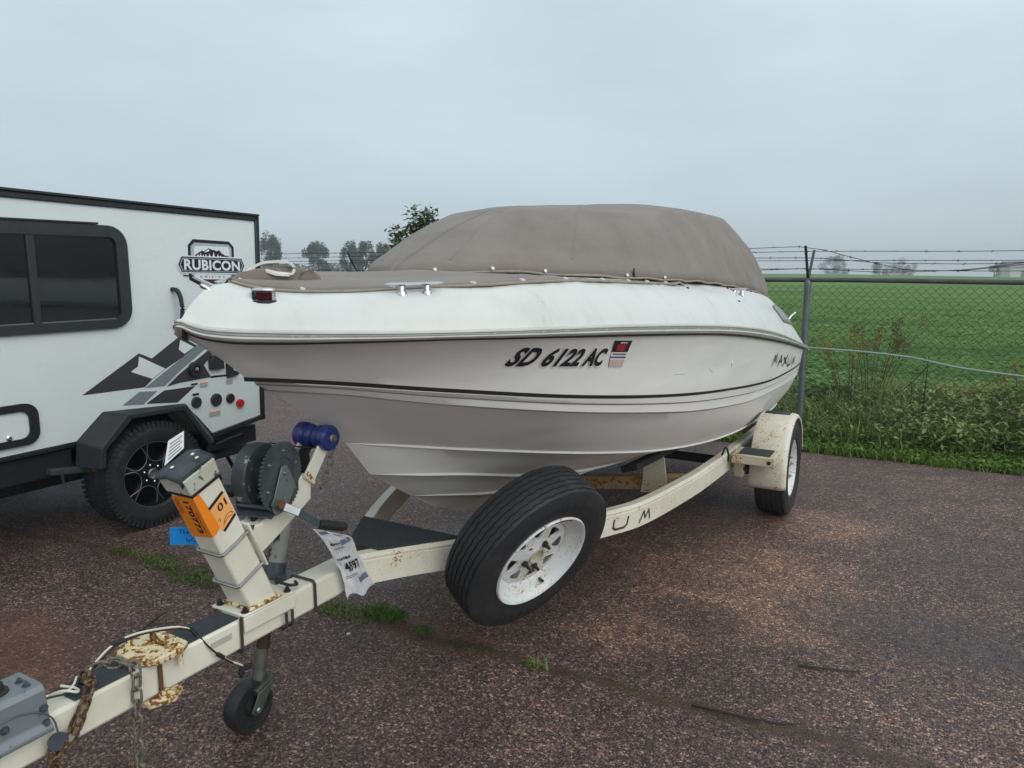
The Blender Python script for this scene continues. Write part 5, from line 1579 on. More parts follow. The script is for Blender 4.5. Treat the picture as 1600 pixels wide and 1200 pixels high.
holes = [[(x * .93, y * .93) for x, y in h] if n_ < 8 else h for n_, h in enumerate(holes)]
v, f = flat_shape([circle(0, 0, .1585, 56)] + holes, .003)
mb = MB(); mb.add([SPt(x, y, .037 + z + .020 * max(0, 1 - math.hypot(x, y) / .09) - .006 * max(0, math.hypot(x, y) / .1585 - .9) * 10) for x, y, z in v], f)
mb.build('rim_disc', rim_white, srim, smooth=30)
mb = MB(); mb.lathe([(.157, -.02), (.10, -.03), (.001, -.03)], SCn, SN, 32); mb.build('rim_back', plain('rim_back_rusty', (.16, .10, .06), .7, 0, .5, 18), srim)
mb = MB(); mb.lathe([(.037, .046), (.037, .058), (.031, .058), (.030, .030), (.001, .028)], SCn, SN, 22); mb.build('hub_bore', rusty('hub_cream', (.60, .56, .48), .40, .5, 60, 12), srim)
for i in (0, 1, 3):
    q = 2 * math.pi * i / 5 + .5; mb = MB(); c = SPt(.058 * math.cos(q), .058 * math.sin(q), .046)
    mb.lathe([(.014, 0), (.013, .012), (.008, .016), (.006, .034), (.001, .035)], c, SN, 8); mb.build('lug_nut', plain('black_lug', (.028, .026, .022), .5, .3), srim)
mb = MB(); q = 2.05; mb.tube([SPt(.180 * math.cos(q), .180 * math.sin(q), .05), SPt(.166 * math.cos(q), .166 * math.sin(q), .078)], .006, 8); mb.build('valve_stem', black_r, srim)
q = math.radians(262)
mb = MB(); mb.grid([[SPt(rr * math.cos(a_), rr * math.sin(a_), .0905 if rr > .21 else .089) for rr in (.2055, .2145)] for a_ in np.linspace(q - .24, q + .24, 10)]); mb.build('wheel_weight', plain('lead_weight', (.14, .14, .13), .5, .3), srim, solid=.003)
mb = MB(); mb.tube([SCn - SN * .02, SCn - SN * .16, rail_pt(dist_at(1.23), .06, -.02)], .022, 8); mb.build('spare_bracket', t_worn, tr)
# raised, worn-off marks on the spare's side wall
for q0, rr, n_ in ((1.0, .285, 7), (2.4, .283, 11), (4.3, .285, 8)):
    mb = MB()
    for i in range(n_):
        a_ = q0 + i * .075; da = random.uniform(.018, .026)
        for r0, r1 in ((rr - .009, rr - .005), (rr + .005, rr + .009)) if i % 2 else ((rr - .009, rr + .009),):
            P = [SPt(r_ * math.cos(t), r_ * math.sin(t), .0935 - .0075 * max(0, (r_ - .285) / .067) + .0012) for r_, t in ((r0, a_ - da), (r0, a_ + da), (r1, a_ + da), (r1, a_ - da))]
            mb.add(P, [(0, 1, 2, 3)])
    mb.build('sidewall_marks', plain('rubber_raised', (.034, .035, .038), .5), spt, smooth=0, fixn=False)

# ================================================================== SMALL THINGS HANGING ON THE TRAILER
# printed plastic lot tag
L0 = [(.346, .770), (.405, .705), (.457, .624), (.500, .555), (.522, .452)]
R0 = [(.475, .712), (.545, .672), (.580, .610), (.625, .530), (.678, .438)]
lc, rc = curve3([(a_, z_, 0) for a_, z_ in L0], 26), curve3([(a_, z_, 0) for a_, z_ in R0], 26)


def tagp(u, v_, o_=0):
    i = v_ * 25; k_ = min(24, int(i)); fr = i - k_
    A = lc[k_] * (1 - fr) + lc[k_ + 1] * fr; B = rc[k_] * (1 - fr) + rc[k_ + 1] * fr; p = A * (1 - u) + B * u
    bb = .100 - .026 * min(1, v_ * 1.6) + .010 * math.sin(u * 3.1 + .4) * (1 - .4 * v_) + .007 * noise.noise((u * 5, v_ * 6, 1)) + .0025 * noise.noise((u * 13, v_ * 9, 5)) + .012 * max(0, v_ - .8)
    return Vector((bb + o_, p[0], p[1] + (.012 * math.sin(u * 9) if v_ > .96 else 0)))


mb = MB(); mb.grid([[tagp(j / 48, i / 75) for j in range(49)] for i in range(76)])
pt = mb.build('lot_tag', plain('clear_sleeve_paper', (.62, .63, .65), .22, 0, .12, 16, coat=.6), base=(.09, .5, .6), solid=.0012, smooth=60)
tag(pt, 'crumpled white plastic lot tag numbered 4597 hanging on the trailer tongue', 'tag')


def tag_text(s_, u0, v0, w_m, h_m, m, bold=0, lift=.0045):
    v, f, w_, h_ = lettering(s_, 1, 0, bold); mb = MB()
    mb.add([tagp(u0 + p[0] / w_ * w_m, v0 - p[1] / h_ * h_m - .07 * (p[0] / w_) * w_m, lift) for p in v], f)
    mb.build('print', m, pt, smooth=0, fixn=False)


tag_text('4597', .17, .71, .66, .135, ink, .018, .005)


def tag_marks(u0, v0, wid, h_, n):
    mb = MB(); u = u0
    for i in range(n):
        l_ = wid / n * random.uniform(.5, .85); sl = lambda x: -.07 * (x - u0); hh = h_ * random.uniform(.6, 1)
        mb.add([tagp(u, v0 + sl(u), .0022), tagp(u + l_, v0 + sl(u + l_), .0022), tagp(u + l_, v0 - hh + sl(u + l_), .0022), tagp(u, v0 - hh + sl(u), .0022)], [(0, 1, 2, 3)]); u += wid / n
    mb.build('small_print', ink, pt, smooth=0, fixn=False)


tag_marks(.10, .535, .50, .042, 9); tag_marks(.12, .31, .32, .040, 6); tag_marks(.14, .375, .38, .016, 8); tag_marks(.55, .11, .34, .03, 5); tag_marks(.55, .14, .25, .012, 5)
slate = plain('slate_print', (.16, .18, .25), .4)
for u0, u1, v0, v1 in ((.10, .40, .055, .115), (.45, .90, .24, .32), (.55, .93, .80, .875)):
    mb = MB(); mb.grid([[tagp(u0 + (u1 - u0) * j / 6, v0 + (v1 - v0) * i / 4 - .05 * j / 6, .0018) for j in range(7)] for i in range(5)]); mb.build('printed_bar', slate, pt, fixn=False)
for v0 in (.765, .785):
    mb = MB(); mb.grid([[tagp(.10 + .45 * j / 8, v0 + .006 * i - .035 * j / 8, .0018) for j in range(9)] for i in range(2)]); mb.build('printed_line', ink, pt, fixn=False)

# blue plate behind the post, hand lettered, hanging upside down
Q0 = Vector((-.172, .030, .770)); BX = Vector((.87, .49, 0)); BZ = Vector((.03, .02, 1)).normalized(); BN = BX.cross(BZ)
mb = MB(); v, f = flat_shape([rrect(0, .150, 0, .056, .004)], .0012); mb.add([Q0 + BX * x + BZ * y + BN * z for x, y, z in v], f)
bt = mb.build('blue_tag', plain('blue_plastic', (.010, .27, .72), .38, 0, .05, 12), base=tuple(Q0), bevel=.0006)
tag(bt, 'bright blue plastic tag with hand lettering, hung behind the winch post', 'tag')
for s_, x0, y0, w_m, h_m in (('JJNPC', .026, .036, .100, .013), ('PC IC', .050, .011, .068, .012)):
    v, f, w_, h_ = lettering(s_, 1); mb = MB(); mb.add([Q0 + BX * (x0 + p[0] / w_ * w_m) + BZ * (y0 + (1 - p[1] / h_) * h_m) - BN * .0022 for p in v], f); mb.add([Q0 + BX * (x0 + p[0] / w_ * w_m) + BZ * (y0 + (1 - p[1] / h_) * h_m) + BN * .0022 for p in v], f); mb.build('hand_lettering', plain('blue_ink', (.008, .07, .25), .5), bt, smooth=0, fixn=False)
mb = MB(); mb.tube(curve3([Q0 + BX * .125 + BZ * .045, Q0 + BX * .13 + BZ * .075, (-.056, .06, .80)], 8), .0012, 5); mb.build('string', w_white, bt)

# card tucked under the cap of the post
q = [(-.053, 1.054), (.009, 1.092), (.023, 1.138), (-.026, 1.118)]
mb = MB(); mb.prism([(-.050, *q[0]), (-.046, *q[1]), (-.060, *q[2]), (-.064, *q[3])], (-.0012, 0, 0))
cd = mb.build('card', paper, base=(-.05, -.02, 1.06), smooth=0); tag(cd, 'thin white printed card stuck under the cap of the winch post', 'card')
cq4 = [Vector((-.0485, *q[0])), Vector((-.0445, *q[1])), Vector((-.0585, *q[2])), Vector((-.0625, *q[3]))]
for i in range(5):
    t0, t1 = .14 + .16 * i, .20 + .16 * i; P = lambda u, t: (cq4[0] * (1 - u) + cq4[1] * u) * (1 - t) + (cq4[3] * (1 - u) + cq4[2] * u) * t
    mb = MB(); mb.add([P(.12, t0), P(.88 - .12 * (i % 2), t0), P(.88 - .12 * (i % 2), t1), P(.12, t1)], [(0, 1, 2, 3)]); mb.build('printed_line', plain('grey_ink', (.14, .14, .15), .5), cd, smooth=0, fixn=False)
# ================================================================== MOTOR BOAT
k = Nodes('hull_gelcoat'); co = k.coord()
s1 = k.noise(k.coord(scale=(1.2, .6, 5)), 3, 5, .6); s2 = k.noise(co, 38, 3)
c = k.ramp(s1, [(.3, (.70, .685, .665)), (.7, (.77, .755, .735))])
c = k.mix(k.math('MULTIPLY', k.mrange(s2, .72, .80), .5), c, (.45, .41, .36))
k.set(Base_Color=c, Roughness=k.mrange(s1, .3, .7, .34, .50))
k.p.inputs['Specular IOR Level'].default_value = .38
gel = k.mat
k = Nodes('deck_gelcoat'); co = k.coord()
s1 = k.noise(k.coord(scale=(1.5, 1.5, .6)), 4.5, 6, .65); s3 = k.noise(co, 1.6, 4)
c = k.ramp(s1, [(.25, (.57, .575, .53)), (.5, (.67, .67, .635)), (.75, (.71, .71, .68))])
c = k.mix(k.mrange(s3, .52, .75, 0, .35), c, (.58, .62, .55))
k.set(Base_Color=c, Roughness=k.mrange(s1, .3, .7, .26, .42), Coat_Weight=.1)
deck_m = k.mat
k = Nodes('canvas'); co = k.coord()
wv = k.new('ShaderNodeTexWave'); wv.inputs['Scale'].default_value = 420; wv.wave_type = 'BANDS'; k.l.new(co, wv.inputs[0])
s1 = k.noise(co, 3.5, 6, .65); s2 = k.noise(co, 300, 2)
c = k.ramp(s1, [(.25, (.175, .150, .132)), (.5, (.225, .195, .172)), (.78, (.265, .232, .205))])
k.set(Base_Color=c, Roughness=.88, Normal=k.bump(k.math('ADD', s2, k.math('MULTIPLY', wv.outputs['Fac'], .3)), .35, .0012))
k.p.inputs['Specular IOR Level'].default_value = .2
k.p.inputs['Sheen Weight'].default_value = .15
canvas = k.mat
canvas_hem = plain('canvas_hem', (.30, .265, .225), .8, 0, .15, 30)
pin_black = plain('pinstripe_black', (.014, .012, .012), .4)
rail_w = plain('rub_rail_vinyl', (.56, .55, .52), .35, 0, .08, 10)
rail_d = plain('rub_rail_insert', (.60, .60, .58), .22, .5, .06, 10)
line_m = plain('moulding_shadow_line', (.20, .185, .17), .6)  # dark colour standing in for the shade under the hull steps
snap_m = plain('snap_cap', (.62, .60, .57), .3, .3)
steel = plain('stainless', (.62, .63, .63), .18, 1, .06, 12)

boat = thing('motor_boat', 'white bowrider motor boat numbered SD 6122 AC on a trailer', 'boat', (0, 2.6, .42))
R2 = [(0, 0, 1.436), (.018, .025, 1.419), (.04, .06, 1.408), (.10, .13, 1.398), (.205, .26, 1.395), (.315, .39, 1.395), (.45, .52, 1.395), (.66, .66, 1.390), (1.03, .80, 1.375), (1.5, .885, 1.348), (2, .935, 1.314), (2.5, .963, 1.270), (3, .978, 1.215), (3.5, .985, 1.155), (4, .982, 1.090), (4.5, .969, 1.022), (4.85, .950, .977)]
R1 = [(-.004, 0, 1.464), (.014, .025, 1.452), (.036, .06, 1.441), (.10, .13, 1.433), (.205, .26, 1.427), (.315, .39, 1.423), (.45, .52, 1.420), (.66, .66, 1.417), (1.03, .80, 1.408), (1.5, .885, 1.386), (2, .935, 1.354), (2.5, .963, 1.314), (3, .978, 1.264), (3.5, .985, 1.199), (4, .982, 1.124), (4.5, .969, 1.050), (4.85, .950, 1.003)]
ST = [(.198, 0, 1.277), (.25, .050, 1.271), (.35, .169, 1.259), (.6, .452, 1.222), (1, .705, 1.163), (1.5, .836, 1.099), (2, .897, 1.043), (2.5, .929, .995), (3, .946, .950), (3.5, .955, .915), (4, .954, .896), (4.5, .943, .880), (4.85, .922, .868)]
L3 = [(.29, 0, 1.225), (.32, .05, 1.221), (.4, .165, 1.211), (.6, .405, 1.170), (1, .675, 1.101), (1.5, .812, 1.025), (2, .876, .954), (2.5, .909, .898), (3, .926, .850), (3.5, .936, .824), (4, .935, .803), (4.5, .923, .782), (4.85, .902, .765)]
CH = [(.625, 0, .984), (.66, .035, .977), (.75, .115, .961), (1, .335, .917), (1.5, .590, .827), (2, .696, .742), (2.5, .746, .673), (3, .772, .617), (3.5, .785, .577), (4, .788, .553), (4.5, .780, .534), (4.85, .760, .520)]
S1 = [(.752, 0, .838), (.80, .045, .832), (1.0, .165, .802), (1.5, .31, .695), (2, .375, .615), (2.6, .41, .555), (3.4, .43, .505), (4.85, .42, .445)]
S2 = [(.998, 0, .686), (1.07, .045, .676), (1.4, .145, .617), (1.8, .20, .562), (2.4, .225, .505), (3.2, .235, .462), (4.85, .23, .405)]
KE = [(1.16, 0, .594), (1.419, 0, .504), (1.7, 0, .474), (2, 0, .455), (2.6, 0, .425), (3.2, 0, .408), (4.85, 0, .365)]
NS = 90


def cv(t, pw=1.7): return curve3(t, NS, pw)


cR2, cR1, cST, cL3, cCH, cS1, cS2, cKE = cv(R2, 1.5), cv(R1, 1.5), cv(ST), cv(L3), cv(CH), cv(S1), cv(S2), cv(KE)
cL2 = cST * .52 + cL3 * .48


def off(c_, db, dz): o_ = c_.copy(); m_ = np.clip(c_[:, 1] / .12, 0, 1); o_[:, 1] -= db * m_; o_[:, 2] += dz * m_; return o_


rows = [off(cR2, .012, .012), off(cR2, .012, -.004)]
for r_0 in rows: r_0[:, 0] += .014 * (1 - np.clip(r_0[:, 1] / .10, 0, 1))
for t in (.2, .4, .6, .8):
    m_ = cR2 * (1 - t) + cST * t
    m_[:, 1] -= (.012 * (1 - t) + .035 * math.sin(math.pi * t) * np.exp(-m_[:, 0] / 1.1)) * np.clip(m_[:, 1] / .12, 0, 1)
    rows.append(m_)
rows += [cST, off(cST, .003, -.016), off(cL2, -.002, 0), off(cL2, .006, -.004), off(cL3, -.002, 0), off(cL3, .007, -.004)]
for t in (.25, .5, .75):
    m_ = cL3 * (1 - t) + cCH * t; m_[:, 1] -= (.005 - .020 * math.sin(math.pi * t) * np.clip(m_[:, 0] / 2.5, 0, 1) + .03 * math.sin(math.pi * t) * np.exp(-m_[:, 0] / .6)) * np.clip(m_[:, 1] / .12, 0, 1); rows.append(m_)
rows += [off(cCH, -.004, .006), off(cCH, -.008, -.002), off(cCH, .020, -.006)]
m_ = (cCH + cS1) / 2; rows.append(m_)
rows += [off(cS1, -.012, .004), off(cS1, -.014, -.006), off(cS1, .010, -.010), (cS1 + cS2) / 2, off(cS2, -.012, .004), off(cS2, -.014, -.006), off(cS2, .010, -.010), (cS2 + cKE) / 2, cKE]
HB = [[(p[1], p[0], p[2]) for p in r] for r in rows]
mb = MB(); mb.grid(HB); mb.grid([[(-x, y, z) for x, y, z in r] for r in HB])
tr_ = [r[-1] for r in HB]
mb.add(tr_ + [(-x, y, z) for x, y, z in reversed(tr_)], [tuple(range(2 * len(tr_)))])
hull = mb.build('hull', gel, boat, smooth=28)


def strip(name, c_, w_, o_, m, parent, mirror=True, a0=None, gaps=()):
    """narrow band following a moulding line, standing just proud of the hull"""
    mb = MB()
    for s_ in ((1, -1) if mirror else (1,)):
        seg = []
        for i, p in enumerate(c_):
            if any(g0 < p[0] < g1 for g0, g1 in gaps):
                if len(seg) > 1: mb.grid(seg)
                seg = []; continue
            seg.append([(s_ * (p[1] + o_), p[0] - (o_ if p[1] < .05 else 0), p[2]), (s_ * (p[1] + o_ - .003), p[0] - (o_ if p[1] < .05 else 0), p[2] - w_)])
        if len(seg) > 1: mb.grid(seg)
    return mb.build(name, m, parent, smooth=40)


strip('pinstripe', cST, .013, .0022, pin_black, hull, gaps=((.2300, .2335), (.2600, .2635), (.2900, .2920)))
strip('painted_shadow_line', off(cL2, .0045, -.001), .0045, .0035, line_m, hull)  # shade below each moulded step, painted as a dark strip
strip('painted_shadow_line', off(cL3, .0050, -.001), .0045, .0040, line_m, hull)
# rub rail: two rolls with a bright insert and a dark seam beneath
mid = (cR1 + cR2) / 2


def railring(u, w_):
    p = cR2 * (1 - u) + cR1 * u; o_ = p.copy()
    t = np.gradient(p[:, :2], axis=0); t /= np.linalg.norm(t, axis=1)[:, None] + 1e-9
    n_ = np.stack([-t[:, 1], t[:, 0]], 1); n_[0] = (-1, 0)
    o_[:, :2] += n_ * w_; return [(q[1], q[0], q[2]) for q in o_]


def loft(name, specs, m, parent, smooth=40):
    mb = MB()
    g = [railring(u, w_) for u, w_ in specs]
    mb.grid(g); mb.grid([[(-x, y, z) for x, y, z in r] for r in g]); return mb.build(name, m, parent, smooth=smooth)


rr_ = loft('rub_rail', [(-.04, -.010), (-.02, .006), (.10, .016), (.30, .021), (.42, .017), (.46, .013), (.74, .014), (.78, .019), (.92, .018), (1.02, .008), (1.04, -.01)], rail_w, boat)
loft('rail_insert', [(.47, .0135), (.53, .0175), (.66, .0175), (.72, .0145)], rail_d, rr_)
loft('rail_seam', [(-.26, -.0090), (-.20, .0030), (-.09, .0050), (-.03, .0045)], pin_black, rr_)

# deck
DE = [(.168, 0, 1.560), (.20, .04, 1.545), (.25, .10, 1.533), (.335, .20, 1.528), (.415, .30, 1.531), (.52, .42, 1.539), (.64, .53, 1.544), (1.04, .65, 1.554), (1.56, .70, 1.541), (2.2, .72, 1.520), (3, .74, 1.490), (4, .74, 1.430), (4.5, .73, 1.372), (4.72, .715, 1.32), (4.85, .69, 1.235)]
cDE = cv(DE, 1.5)
drows = [off(cR1, .006, -.004)]
for t, bul in ((.10, .010), (.25, .020), (.45, .026), (.65, .022), (.85, .010)):
    m_ = cR1 * (1 - t) + cDE * t; m_[:, 2] += bul * 1.25; drows.append(m_)
drows.append(cDE)
ci = cDE.copy(); ci[:, 1] = np.maximum(0, ci[:, 1] - .05); ci[:, 0] += .03; ci[:, 2] += .016; drows.append(ci)
ci2 = cDE.copy(); ci2[:, 1] = np.maximum(0, ci2[:, 1] * .80 - .02); ci2[:, 0] = np.minimum(4.86, ci2[:, 0] + .05); ci2[:, 2] += .020 * np.clip((cDE[:, 0] - .5), 0, 1); drows.append(ci2)
ci3 = cDE.copy(); ci3[:, 1] = 0; ci3[:, 0] = np.minimum(4.87, ci3[:, 0] + .05); ci3[:, 2] -= .06 * np.clip(cDE[:, 0] - .5, 0, 1) ; drows.append(ci3)
DB = [[(p[1], p[0], p[2]) for p in r] for r in drows]
mb = MB(); mb.grid(DB); mb.grid([[(-x, y, z) for x, y, z in r] for r in DB])
tr_ = [r[-1] for r in DB[:-1]]
mb.add(tr_ + [(-x, y, z) for x, y, z in reversed(tr_)], [tuple(range(2 * len(tr_)))])
deck = mb.build('deck', deck_m, boat, smooth=50)


def deck_pt(a_, f_):
    """point on the deck side, f from rail (0) to cover edge (1)"""
    P = []
    for q in drows[:7]: P.append([np.interp(a_, q[:, 0], q[:, k_]) for k_ in range(3)])
    u = f_ * 6; i = min(5, int(u)); p = np.array(P[i]) * (1 - (u - i)) + np.array(P[i + 1]) * (u - i)
    return Vector((p[1], p[0], p[2]))


# registration number and sticker lie on the hull side
def hull_pt(a_, z_, o_=.0025):
    r, s_ = [np.interp(a_, cR2[:, 0], cR2[:, k_]) for k_ in (1, 2)], [np.interp(a_, cST[:, 0], cST[:, k_]) for k_ in (1, 2)]
    t = (r[1] - z_) / (r[1] - s_[1]); b_ = r[0] * (1 - t) + s_[0] * t
    b_ -= .012 * (1 - t) + .035 * math.sin(math.pi * min(1, max(0, t))) * math.exp(-a_ / 1.1)
    da = .05; r2, s2_ = np.interp(a_ + da, cR2[:, 0], cR2[:, 1]), np.interp(a_ + da, cST[:, 0], cST[:, 1])
    sl = ((r2 * (1 - t) + s2_ * t) - (r[0] * (1 - t) + s_[0] * t)) / da
    n_ = Vector((1, -sl, -.35)).normalized()
    return Vector((b_, a_, z_)) + n_ * o_


def hull_text(s_, a0, z0, a1, z1, hgt, shear, m, o_, name='lettering', offset=0, spacing=1.0):
    v, f, w_, h_ = lettering(s_, 1, shear, offset, spacing); mb = MB()
    k_ = 1 / w_
    sc = math.hypot(a1 - a0, 0) * k_
    mb.add([hull_pt(a0 + (a1 - a0) * p[0] * k_, z0 + (z1 - z0) * p[0] * k_ + p[1] / h_ * hgt, o_) for p in v], f)
    return mb.build(name, m, hull, smooth=0, fixn=False)


outl = plain('letter_outline', (.78, .78, .77), .4)
for s_, a0, a1 in (('SD', .728, .829), ('6122', .850, 1.016), ('AC', 1.022, 1.140)):
    z0 = 1.285 - (a0 - .728) * .082
    hull_text(s_, a0 - .004, z0 - .002, a1 + .004, z0 - .002 - (a1 - a0) * .082, .076, .34, outl, .0022, 'letter_outline', .070, 1.06)
    hull_text(s_, a0, z0 + .003, a1, z0 + .003 - (a1 - a0) * .082, .066, .34, ink, .0045, 'registration', .042, 1.05)


def hull_patch(name, pts, m, o_, n=6):
    q = pts; mb = MB(); rows = []
    for i in range(n + 1):
        t = i / n; rows.append([hull_pt(*(np.array(q[0]) * (1 - u) * (1 - t) + np.array(q[1]) * u * (1 - t) + np.array(q[2]) * u * t + np.array(q[3]) * (1 - u) * t), o_) for u in np.linspace(0, 1, 5)])
    mb.grid(rows); return mb.build(name, m, hull, smooth=0, fixn=False)


ml = lambda t: (np.array((1.176, 1.247)) * (1 - t) + np.array((1.158, 1.347)) * t, np.array((1.258, 1.238)) * (1 - t) + np.array((1.276, 1.338)) * t)
def band(name, t0, t1, m, o_, u0=0, u1=1):
    A, B = ml(t0); C, D = ml(t1); hull_patch(name, [A * (1 - u0) + B * u0, A * (1 - u1) + B * u1, C * (1 - u1) + D * u1, C * (1 - u0) + D * u0], m, o_)
band('decal', 0, 1.02, plain('decal_pale', (.66, .64, .63), .4), .0020)
band('decal_band', .02, .27, plain('faded_pink', (.58, .42, .39), .5), .0028)
band('decal_band', .34, .39, plain('navy_ink', (.03, .03, .06), .5), .0028); band('decal_band', .46, .50, MATS['navy_ink'], .0028, .1, .95)
band('decal_band', .56, .99, ink, .0028); band('decal_band', .60, .86, plain('red_ink', (.30, .015, .02), .5), .0034, .22, .75); band('decal_band', .89, .93, MATS['decal_pale'], .0034, .35, .75)
# maker's name near the stern
for ch, a_ in zip('MAXUM', (3.40, 3.60, 3.79, 3.98, 4.18)):
    v, f = strokes([[(x * .140, y * .056) for x, y in L] for L in BRAND[ch]], .0135); mb = MB()
    mb.add([hull_pt(a_ + x + .5 * y, 1.012 - (a_ - 3.4) * .125 + y, .0045) for x, y in v], f); mb.build('maker_letter', plain('letter_bronze', (.035, .03, .028), .35), hull, smooth=0, fixn=False)
mb = MB(); mb.lathe([(.012, 0), (.012, .004), (.006, .006)], hull_pt(2.45, 1.126, 0), (1, -.05, -.2), 10); mb.build('drain_fitting', outl, hull)

# deck fittings
nl = MB()
L_ = [(-.034, -.024), (-.012, -.030), (.016, -.031), (.038, -.026), (.042, -.006), (.034, .020), (-.034, .022), (-.040, .0)]
zl = 1.507
X_, Y_ = Vector((.74, .67, 0)).normalized(), Vector((-.67, .74, 0)).normalized()
NP = lambda x, y, z: Vector((.108, .190, zl)) + X_ * x + Y_ * y + Vector((0, 0, z))
nl.prism([NP(x, y, -.008) for x, y in L_], (0, 0, .012)); nav = nl.build('nav_light', black_r, boat, bevel=.003)
mb = MB(); mb.prism([NP(x * .82, y * .82, .004) for x, y in L_], (0, 0, .026)); mb.build('red_lens', plain('nav_red', (.045, .005, .006), .10, 0, .1, coat=.6), nav, bevel=.003)
mb = MB(); mb.prism([NP(x, y, .004) for x, y in ((-.0295, -.0212), (-.018, -.0244), (-.018, .014), (-.0295, .015))], (0, 0, .0262)); mb.build('green_lens', plain('nav_green', (.006, .030, .020), .12, 0, .1, coat=.6), nav, bevel=.002)
mb = MB(); mb.prism([NP(x, y, .004) for x, y in ((.026, -.0252), (.0355, -.0228), (.031, .004), (.026, .004))], (0, 0, .027))
rows = []
for h, sc in ((.0300, .84), (.0325, .86), (.0370, .80), (.0395, .55), (.0402, .05)): rows.append([NP(x * sc, y * sc, h) for x, y in L_ + L_[:1]])
mb.grid(rows); mb.build('chrome_cap', steel, nav, smooth=60)


def cleat(c_, d_, L, name='cleat'):
    d_ = Vector(d_).normalized(); mb = MB(); up = Vector((0, 0, 1)); s_ = d_.cross(up)
    rows = []
    for i in range(15):
        t = -1 + 2 * i / 14; rad = .011 * math.sqrt(max(.02, 1 - t ** 4)); cc = c_ + d_ * (t * L / 2) + up * (.026 + .003 * t * t)
        rows.append([cc + s_ * rad * math.cos(q) * 1.5 + up * rad * .55 * math.sin(q) for q in np.linspace(0, 2 * math.pi, 11)])
    mb.grid(rows)
    for t in (-.21, .21):
        mb.lathe([(.017, -.008), (.016, .003), (.0105, .007), (.0095, .024)], c_ + d_ * (t * L), (0, 0, 1), 12)
    return mb.build(name, steel, boat, smooth=60)


t_ = (deck_pt(.58, .72) - deck_pt(.40, .72)); c_ = deck_pt(.480, .72)
cleat(c_, t_, .180)
c2_ = c_.copy(); c_ = deck_pt(3.18, .80); cleat(c_, (.75, .55, -.02), .11)
cleat(Vector((-c2_.x, c2_.y, c2_.z)), (-t_.x, t_.y, t_.z), .180)
# bow hook, stern vent, small aerial
mb = MB(); b0 = Vector((.004, .110, 1.500)); mb.lathe([(.020, -.012), (.019, .004), (.012, .012), (.009, .022)], b0, (0, -.5, .85), 14); mb.tube([b0 + Vector((0, -.008, .016)), b0 + Vector((-.006, -.022, .045)), b0 + Vector((-.022, -.030, .054))], [.008, .008, .007], 8); mb.build('bow_chock', steel, boat, smooth=60)
mb = MB(); rows = []
for i in range(9):
    t = i / 8; rows.append([deck_pt(4.02 + .62 * t, .36 + .06 * t + .34 * u * (1 - (2 * t - .7) ** 2 * .42)) + Vector((.006, 0, .004)) for u in np.linspace(0, 1, 5)])
mb.grid(rows); mb.build('stern_vent', plain('vent_grey', (.25, .27, .24), .5), boat, solid=.006)  # plain grey vent panel on the deck side
mb = MB(); q_ = deck_pt(4.70, .55); mb.tube([q_, q_ + Vector((.02, .03, .035)), q_ + Vector((.035, .05, .05))], [.008, .007, .006], 8); mb.lathe([(.012, 0), (.010, .012)], q_ + Vector((.035, .05, .05)), (1, .5, .5), 8); mb.build('stern_light_socket', steel, boat)
q_ = Vector((.668, 1.72, 1.545)); mb = MB(); mb.lathe([(.007, 0), (.009, .012), (.006, .03), (.0025, .058)], q_, (0, 0, 1), 9); mb.build('stub_aerial', black_r, boat)
for a_, f_ in ((3.10, 1.02), (3.75, 1.0), (2.25, .86), (2.9, .55)):
    mb = MB(); q_ = deck_pt(a_, min(1, f_)); mb.lathe([(.008, 0), (.007, .004), (.003, .005)], q_ + Vector((0, 0, .001)), (.4, 0, 1), 10); mb.build('snap_stud', bolt_dk, boat)
# outdrive behind the transom
mb = MB(); mb.prism([(-.10, 4.86, .78), (-.10, 5.02, .76), (-.10, 5.12, .62), (-.10, 5.10, .40), (-.10, 5.16, .30), (-.10, 5.02, .24), (-.10, 4.96, .40), (-.10, 4.86, .46)], (.20, 0, 0)); mb.build('outdrive', black_r, boat, bevel=.02)
for q_, L_2, ang_ in (((1.70, 1.16), .10, .1), ((2.1, 1.14), .05, .5), ((.62, 1.30), .06, .2)):
    mb = MB(); mb.tube([hull_pt(q_[0] + L_2 * t, q_[1] - L_2 * t * ang_, .0004) for t in np.linspace(0, 1, 8)], .0010, 4); mb.build('scuff', plain('scuff_grey', (.52, .50, .47), .7), hull)

